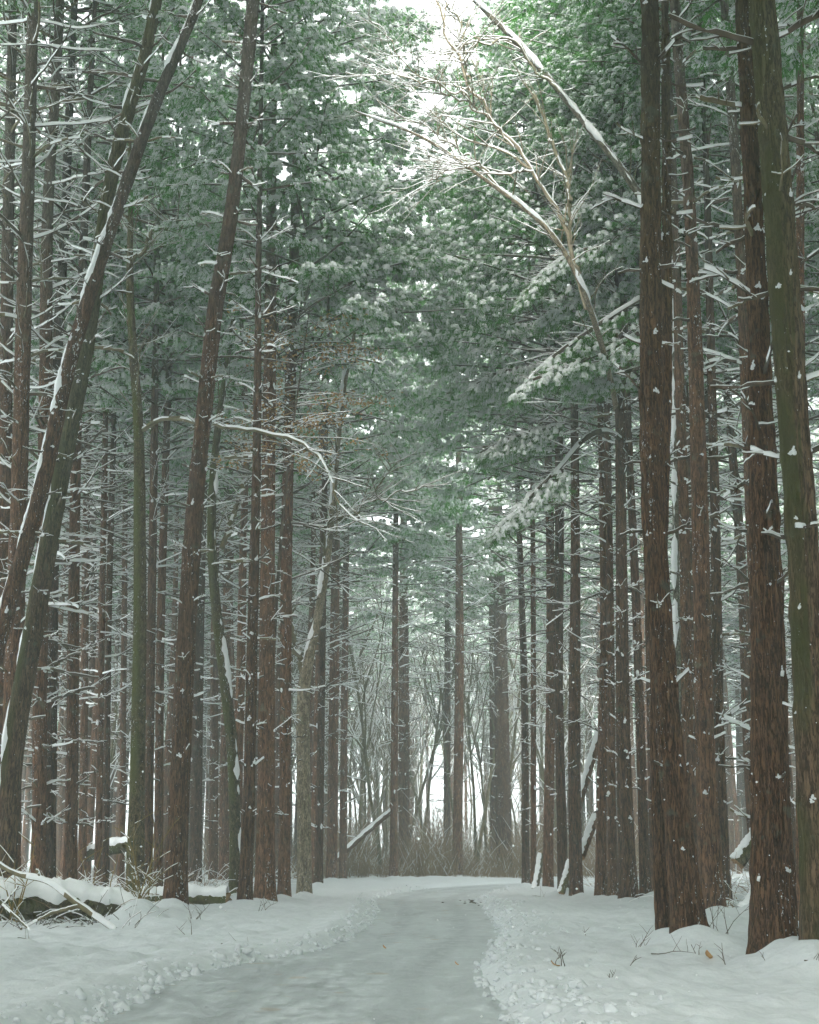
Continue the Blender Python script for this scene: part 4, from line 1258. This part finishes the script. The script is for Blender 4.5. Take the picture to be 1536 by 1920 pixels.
for i in range(16):
    y = rnd.uniform(58, 104); x = -rnd.uniform(8.5, .29 * y)
    o = obj("bare_tree", rnd.choice(BARE), loc=(x, y, gz(x, y)), rz=rnd.random() * 6.28, sc=rnd.uniform(.6, 1.), label="bare snowy young tree scattered among the misty left rows", cat="tree", group="bare young trees among the left rows")
    o.rotation_euler = (rnd.gauss(0, .08), rnd.gauss(0, .12), rnd.random() * 6.28)
# brush across the bend
mb = MB(); r = random.Random(5)
for i in range(8200):
    x = r.uniform(-9, 13); y = 70.5 + r.random() ** 1.3 * 16 + max(0, x - 4) * .25 + (0 if x > -3 else (-3 - x) * -.8)
    h = (r.uniform(.6, 2.4) + (r.random() < .35) * r.uniform(.5, 2.2)) * (.45 + 1.1 * float(fbm(np.array([x * .55]), np.array([y * .3]), o=2)[0])) * (.8 + .4 * math.sin(x * 1.3)); a = r.random() * 6.28; ln = r.uniform(.0, .45)
    tube(mb, curve((x, y, 0), (math.cos(a) * ln, math.sin(a) * ln, 1), h, 4, (r.uniform(-.4, .4), r.uniform(-.4, .4), -.15), .2, r), [.011, .010, .009, .007, .004], 3, .010, 0, 1, .2, r)
obj("thicket", mb.mesh("thicket", [M_BRUSH, M_SNOW]), kind="stuff", label="tangle of brown brush dusted with snow across the road bend", cat="brush")
mb = MB()
for i in range(2600):
    x = r.uniform(-17, 24); y = r.uniform(108, 126); h = r.uniform(1.5, 5.5) * (.5 + float(fbm(np.array([x * .3]), np.array([y * .3]), o=2)[0])); a = r.random() * 6.28
    tube(mb, curve((x, y, 0), (math.cos(a) * .3, math.sin(a) * .3, 1), h, 4, (r.uniform(-.5, .5), r.uniform(-.5, .5), -.15), .2, r), [.03, .027, .022, .018, .01], 3, .03, 0, 1, .5, r)
obj("saplings", mb.mesh("saplings", [M_BRUSH, M_SNOW]), kind="stuff", label="faint mass of snowy saplings behind the clearing", cat="brush")
# low snowy brush on the forest floor
mb = MB()
for i in range(3600):
    left = r.random() < .62; y = r.uniform(26, 66) if left else r.uniform(24, 60)
    x = -r.uniform(4.6, .30 * y + 2) if left else r.uniform(6.2, .30 * y + 2)
    if left and y < 29 and x > -5.5: continue
    a = r.random() * 6.28; ln = r.uniform(.3, 1.6); z = gz(x, y) if i % 6 == 0 else .12
    tube(mb, curve((x, y, z - .05), (math.cos(a) * ln, math.sin(a) * ln, 1), r.uniform(.25, 1.3), 4, (r.uniform(-.5, .5), r.uniform(-.5, .5), -.8), .16, r), [.009, .008, .007, .005, .003], 3, .012, 0, 1, .7, r)
obj("undergrowth", mb.mesh("undergrowth", [M_BRUSH, M_SNOW]), kind="stuff", label="low tangled brush with snow on the forest floor", cat="brush")

# withered leaves held on the young tree behind the forked one
root = obj("beech_tree", None, loc=(-3.66, 38.15, 0), label="young tree keeping its orange-brown withered leaves left of the road bend", cat="tree")
mbt, Q = trunk([(0, 0, -.2, .07), (0, 0, .1, .07), (-.05, 0, 6, .055), (.25, -.6, 11, .035), (.9, -1.2, 16, .012)], 10, 60, 0, 1, .1); obj("trunk", mbt.mesh("trunk", [M_TWIG]), root)
mb = MB(); r = random.Random(8); LP = []
for i in range(44):
    z = r.uniform(11.4, 15.4); a = r.uniform(-1.2, 1.2) + (3.14 if r.random() < .35 else 0); P = curve((np.interp(z, Q[:, 2], Q[:, 0]), np.interp(z, Q[:, 2], Q[:, 1]), z), (math.cos(a), math.sin(a), .25), r.uniform(1., 2.6), 6, (0, 0, -.4), .1, r)
    tube(mb, P, np.linspace(.016, .004, 7), 4, .016, 0, 1, .8, r)
    for j in range(60): LP.append(P[r.randint(2, 6)] + np.array([r.gauss(0, .16), r.gauss(0, .16), r.gauss(-.05, .10)]))
obj("twigs", mb.mesh("twigs", [M_TWIG, M_SNOW]), root, kind="stuff")
mb = MB()
for q in LP:
    e = np.array([r.uniform(-1, 1), r.uniform(-1, 1), r.uniform(-.8, .1)]); e /= np.linalg.norm(e); s = np.cross(e, (r.uniform(-.3, .3), .2, 1)); s /= np.linalg.norm(s) + 1e-6; L = r.uniform(.08, .13)
    mb.add([q, q + e * L * .5 + s * L * .3, q + e * L, q + e * L * .5 - s * L * .3], [(0, 1, 2, 3)], 0 if r.random() < .7 else 1)
obj("leaves", mb.mesh("leaves", [M_LEAF, M_SNOW]), root, kind="stuff")

# ------------------------------------------------------------------ fallen wood
def log(name, label, path, snow=.12, barkm=None, k=18, n=60, broken=True, group="fallen wood under the trees"):
    p0 = np.array(path[0]); root = obj(name, None, loc=(p0[0], p0[1], 0), label=label, cat="log", group=group)
    pts = [(p[0] - p0[0], p[1] - p0[1], p[2], p[3]) for p in path]; Q = fine(pts, n)
    t = np.gradient(Q[:, :3], axis=0); t /= np.linalg.norm(t, axis=1)[:, None]; s = np.cross(t, (0, 0, 1.)); s /= np.linalg.norm(s, axis=1)[:, None]; u = np.cross(s, t)
    a = np.arange(k) * 2 * math.pi / k; ang = np.arange(n)[:, None] * .35
    rad = Q[:, 3][:, None] * (1 + .5 * (fbm(np.cos(a)[None] * 1.5 + ang * .6, np.sin(a)[None] * 1.5, ang, o=3) - .5))
    V = Q[:, None, :3] + rad[..., None] * (np.cos(a)[None, :, None] * s[:, None] + np.sin(a)[None, :, None] * u[:, None])
    i0 = np.arange(n - 1)[:, None] * k; j = np.arange(k)[None]; j1 = (j + 1) % k
    mb = MB(); mb.add(V, np.stack([i0 + j, i0 + k + j, i0 + k + j1, i0 + j1], -1).reshape(-1, 4), 0)
    for e, ix in ((0, 0), (n - 1, (n - 1) * k)):
        c = Q[e, :3] + t[e] * (.03 if e else -.03); ring = V[e]; jag = ring + t[e] * (1 if e else -1) * np.array([rnd.uniform(0, .06) for _ in range(k)])[:, None]
        mb.add(np.vstack([ring, jag, c[None]]), [(q_, (q_ + 1) % k, k + (q_ + 1) % k, k + q_) for q_ in range(k)], 1); mb.add(np.vstack([jag, c[None]]), [(q_, (q_ + 1) % k, k) for q_ in range(k)], 1)
    obj("bark", mb.mesh("bark", [barkm or M_BARKL, M_WOOD]), root)
    if snow:
        m2 = MB(); an = np.linspace(-1, 1, 11); wv = .92 + 1.0 * (fbm(np.arange(n) * .22, np.zeros(n), o=4) - .5)
        A = math.pi / 2 + an[None] * wv[:, None] * 1.12
        th = snow * (1 - np.abs(an) ** 2.4)[None] * (.35 + 1.3 * fbm(np.arange(n)[:, None] * .22, an[None] * 2 + 4, o=4)) - .012
        rr = Q[:, 3][:, None] * 1.04 + th
        W = Q[:, None, :3] + rr[..., None] * (np.cos(A)[..., None] * s[:, None] + np.sin(A)[..., None] * u[:, None])
        i0 = np.arange(n - 1)[:, None] * 11; j = np.arange(10)[None]
        m2.add(W, np.stack([i0 + j, i0 + 11 + j, i0 + 12 + j, i0 + j + 1], -1).reshape(-1, 4), 0)
        obj("snow", m2.mesh("snow", [M_SNOW]), root)
    return root
log("fallen_log", "big fallen log under a thick snow blanket beside the stout leaning pine", [(-9.6, 26.6, .42, .30), (-8.2, 26.6, .40, .29), (-6.8, 26.55, .37, .28), (-5.7, 26.75, .30, .25), (-5.1, 26.95, .2, .2), (-4.8, 27.05, .12, .12)], .22, n=110)
log("fallen_log", "snowy log lying behind the twin slim pines", [(-10.6, 47.5, 1.2, .2), (-9.6, 47, 1.45, .2), (-8.6, 46.5, 1.6, .18)], .12)
log("fallen_log", "snow-covered log behind the stout leaning pine's foot", [(-6.1, 33.5, .25, .17), (-5.2, 33.4, .3, .17), (-4.1, 33.2, .28, .15)], .14)
log("fallen_log", "slanting fallen trunk with snow on top in the brush left of the bend", [(-3.45, 66.5, .9, .14), (-2.4, 67.5, 1.9, .13), (-1.0, 68.0, 3.1, .12), (-.6, 68.1, 3.4, .1)], .06, M_BARK)
log("leaning_log", "upper snow-covered log propped in the right-hand row", [(5.0, 43.2, 2.6, .12), (5.35, 43.4, 3.6, .12), (5.8, 43.5, 4.9, .1)], .06, M_BARK)
log("leaning_log", "lower snow-covered log propped in the right-hand row", [(5.0, 42.6, 1.2, .12), (5.3, 42.8, 1.9, .12), (5.55, 42.9, 2.4, .11)], .06, M_BARK)
log("leaning_log", "short mossy log leaning at the inner corner of the bend", [(4.3, 50.3, .1, .12), (4.42, 50.4, .6, .11), (4.55, 50.5, 1.3, .1)], .05)
log("leaning_log", "thin snow-covered stick leaning at the foot of the right-hand row", [(4.55, 44.0, .15, .1), (4.7, 44.0, .6, .1), (4.85, 44.1, 1.1, .08)], .05)
log("leaning_log", "thick snowy limb propped behind the stub-branched pine", [(7.0, 31.2, 1.1, .15), (7.4, 31.2, 1.6, .15), (7.9, 31.3, 2.2, .14)], .07)
log("broken_stump", "broken snow-plastered stump between the two biggest trunks", [(6.75, 28.5, .05, .22), (6.8, 28.6, .5, .2), (7.0, 28.7, 1.2, .14), (7.05, 28.8, 2.4, .08)], .10)
log("broken_stump", "low splintered root lump in the snow beside the stub-branched pine", [(6.2, 27.2, .15, .16), (6.5, 27.3, .4, .18), (6.85, 27.5, .55, .14)], .10)

def stick(name, label, paths, m=None, snow=.0, cat="branch", group=None, k=6):
    p0 = paths[0][0]; mb = MB()
    for P in paths:
        P = np.array(P, float) - np.array([p0[0], p0[1], p0[2], 0]); Q = fine(P, 24) if len(P) > 2 else P
        tube(mb, Q[:, :3], Q[:, 3] * .85, k, snow, 0, 1, 1.01)
    return obj(name, mb.mesh(name, [m or M_TWIG, M_SNOW]), loc=tuple(p0[:3]), label=label, cat=cat, group=group)
stick("fallen_branch", "long bent branch with snow slanting in front of the fallen log",
      [[(-7.4, 25.8, 1.18, .035), (-6.8, 25.5, .92, .04), (-6.35, 25.3, .86, .045), (-6.2, 25.2, .85, .05), (-5.7, 25.0, .5, .05), (-5.1, 24.8, .16, .055), (-4.9, 24.7, .04, .05)],
       [(-6.35, 25.3, .86, .03), (-6.4, 25.3, .98, .03), (-6.45, 25.3, 1.0, .02)], [(-5.6, 24.95, .42, .02), (-6.0, 24.8, .32, .016), (-6.5, 24.7, .06, .01)]], M_LTWIG, .035)
stick("fallen_branch", "thin snowy stick poking up left of the fallen log", [[(-7.2, 25.3, .1, .02), (-6.9, 25.2, .5, .018), (-6.7, 25.2, .75, .012)]], M_TWIG, .02)
stick("fallen_branch", "thin stick lying low in front of the fallen log", [[(-6.9, 25.0, .45, .02), (-6.6, 24.8, .25, .02), (-6.3, 24.6, .05, .016)]], M_LTWIG, .02)
MBW = MB(); r = random.Random(31)
for i in range(170):
    x, y = r.uniform(-8.2, -4.6), r.uniform(24.9, 26.4); a = r.random() * 6.28
    tube(MBW, curve((x, y, .02), (math.cos(a) * .8, math.sin(a) * .5, r.uniform(.2, 1.2)), r.uniform(.2, .75), 5, (0, 0, -.5), .2, r), [.007, .006, .006, .005, .004, .003], 4, .010, 0, 1, .45, r)
obj("dry_weeds", MBW.mesh("dry_weeds", [M_TWIG, M_SNOW]), kind="stuff", label="tangle of dry weeds and vines in front of the fallen log", cat="weeds")
rs = random.Random(77)
for i, (sx, sy, lab) in enumerate(((-5.05, 27.9, "yellowish bushy sapling left of the stout leaning pine"), (-5.35, 28.4, "taller yellow-stemmed sapling behind the fallen log"), (-7.0, 26.0, "yellow shoots rising at the left end of the fallen log"), (-6.3, 29.0, "arching yellow twig behind the middle of the fallen log"))):
    mb = MB()
    for s_ in range(6 if i < 2 else 4):
        a = rs.random() * 6.28; P = curve((rs.gauss(0, .12), rs.gauss(0, .12), -.05), (math.cos(a) * .35, math.sin(a) * .35, 1), rs.uniform(.9, 2.0), 7, (rs.uniform(-.4, .4), 0, -.2), .12, rs)
        tube(mb, P, np.linspace(.018, .005, 8), 5, .012, 0, 1, .35, rs)
        for j in range(5):
            tube(mb, curve(P[rs.randint(2, 7)], (rs.uniform(-1, 1), rs.uniform(-1, 1), .5), rs.uniform(.2, .55), 4, (0, 0, 0), .15, rs), [.008, .007, .006, .005, .003], 4, .010, 0, 1, .45, rs)
    obj("sapling", mb.mesh("sapling", [M_STEM, M_SNOW]), loc=(sx, sy, .1), label=lab, cat="sapling")

# weeds and twigs poking out of the snow
TW = [(-2.6, 20.6, .75, "long forked twig lying on the snow left of the road", 1), (1.46, 15.0, .3, "sprig with a brown leaf in the churned snow right of the road", 0), (1.62, 15.6, .32, "bent twig next to the leafy sprig in the churned snow", 0),
      (2.25, 15.6, .22, "lone short twig in the flat snow right of the leafy sprig", 0), (1.9, 14.2, .14, "tiny upright twig nearest the camera on the right snow", 0), (3.05, 18.4, .55, "broken twig lying left of the big twin trunk's mound", 1),
      (3.0, 19.6, .4, "thin weed stalk left of the big twin trunk", 0), (2.6, 22.0, .3, "small weed stalk far left of the big twin trunk", 0), (3.55, 16.6, .25, "upright weed stalk in front of the thickest trunk's mound", 0), (3.8, 16.0, .22, "short stalk right of the upright weed in the snow", 0),
      (4.05, 15.3, .3, "curved thin twig in the snow below the thickest trunk", 1), (3.4, 17.6, .2, "small stalk by the curled brown leaf", 0), (4.3, 21.5, .9, "brittle weeds between the two biggest trunks", 0), (4.75, 22.5, .9, "drooping dry weed behind the thickest trunk", 0),
      (-3.4, 22.6, .35, "small twigs at the snow edge in front of the straight left pines", 0), (-3.9, 26.6, .55, "weeds right of the stout leaning pine's foot", 0), (-3.0, 30.0, .5, "weed stalks in front of the widest roadside pine", 0), (3.35, 40.0, .7, "fallen stick on the snow at the foot of the right-hand row", 1), (-5.9, 22.2, .4, "thin twigs on the snow in front of the long bent branch", 1)]
for i, (x, y, L, lab, flat) in enumerate(TW):
    r = random.Random(200 + i); mb = MB()
    for s_ in range(1 if flat else (r.randint(1, 2) if L < .4 else 4)):
        a = r.random() * 6.28 if not flat else r.uniform(-.4, .4); d = (math.cos(a), math.sin(a) * .4, r.uniform(.05, .2)) if flat else (math.cos(a) * r.uniform(.1, 1.3), math.sin(a) * .8, 1)
        P = curve((r.gauss(0, .1 * L), r.gauss(0, .15 * L), -.02), d, L * r.uniform(.5, 1.1), 6, (r.uniform(-.5, .5), 0, -.4 if not flat else -.2), .2, r); tube(mb, P, np.linspace(.0045 + .004 * L, .002, 7), 4, 0, 0, 1, .3, r)
        for j in range(3 if flat else 2): tube(mb, curve(P[3 + j], (r.uniform(-1, 1), r.uniform(-.5, .5), .9), L * r.uniform(.2, .5), 3, (0, 0, 0), .2, r), [.003, .003, .0025, .0015], 4, 0, 0, 1, .3, r)
    obj("twig", mb.mesh("twig", [M_TWIG, M_SNOW]), loc=(x, y, gz(x, y) + (.02 if flat else 0)), label=lab, cat="twig", group="twigs poking out of the snow")
def leaf(x, y, s, lab):
    mb = MB(); g_ = np.linspace(-1, 1, 5); V = [];
    for a in g_:
        for b in (-1, 0, 1): V.append((a * s, b * s * .45 * (1 - a * a * .9), .3 * s * abs(b) + .35 * s * a * a))
    mb.add(V, [(i * 3 + j, i * 3 + j + 1, i * 3 + j + 4, i * 3 + j + 3) for i in range(4) for j in (0, 1)], 0)
    o = obj("dead_leaf", mb.mesh("dead_leaf", [M_LEAF]), loc=(x, y, max(gz(x, y), 0) + .03), rz=rnd.random() * 6.28, label=lab, cat="leaf", group="withered leaves on the snow"); o.rotation_euler[1] = .5
leaf(3.5, 17.4, .09, "curled brown leaf in the snow between the big mounds"); leaf(1.45, 14.9, .05, "brown leaf in the churned snow beside a sprig"); leaf(-.35, 20.5, .04, "small leaf lying on the packed road"); leaf(.55, 17.5, .035, "tiny dark leaf by the right road edge")
mb = MB()
for i in range(24):
    x = rnd.gauss(1.85, .25); y = rnd.gauss(39.5, 1.6); s = rnd.uniform(.012, .04); lump(mb, (x, y, .03), (s * 1.6, s, s * .5), ICO1, 0, .4)
obj("bark_debris", mb.mesh("bark_debris", [M_TWIG]), kind="stuff", label="scattered dark bark crumbs on the road by the inner bend", cat="debris")

# ------------------------------------------------------------------ falling snow, haze
mb = MB(); O = np.array([(1, 0, 0), (-1, 0, 0), (0, 1, 0), (0, -1, 0), (0, 0, 1), (0, 0, -1)], float)
OF = np.array([(0, 2, 4), (2, 1, 4), (1, 3, 4), (3, 0, 4), (2, 0, 5), (1, 2, 5), (3, 1, 5), (0, 3, 5)])
for i in range(2600):
    y = 5 + 60 * rng.random() ** .6; x = rng.uniform(-.3, .3) * y; z = rng.uniform(.2, 1.3 + .62 * y * rng.random())
    s = rng.uniform(.004, .0085); mb.add(O * s * rng.uniform(.6, 1.4, 3) + (x, y, z), OF, 0)
obj("falling_snow", mb.mesh("falling_snow", [M_SNOW]), kind="stuff", label="snowflakes drifting down between the trees", cat="snow")

m, n, l, p = mat("haze"); n.remove(p); pv = N(n, "ShaderNodeVolumePrincipled")
pv.inputs['Color'].default_value = (.80, .925, .92, 1); pv.inputs['Density'].default_value = .0025; pv.inputs['Anisotropy'].default_value = 0.
l.new(pv.outputs[0], n["Material Output"].inputs['Volume'])
mb = MB(); bx = np.array([(x, y, z) for x in (-300, 300) for y in (-80, 310) for z in (-1.6, 38.)], float)
mb.add(bx, [(0, 1, 3, 2), (4, 6, 7, 5), (0, 4, 5, 1), (2, 3, 7, 6), (0, 2, 6, 4), (1, 5, 7, 3)], 0)
obj("haze", mb.mesh("haze", [m], False), kind="stuff", label="pale winter mist hanging between the trees", cat="mist")
print("tris", sum(len(me.polygons) for me in bpy.data.meshes), "objs", len(bpy.data.objects))
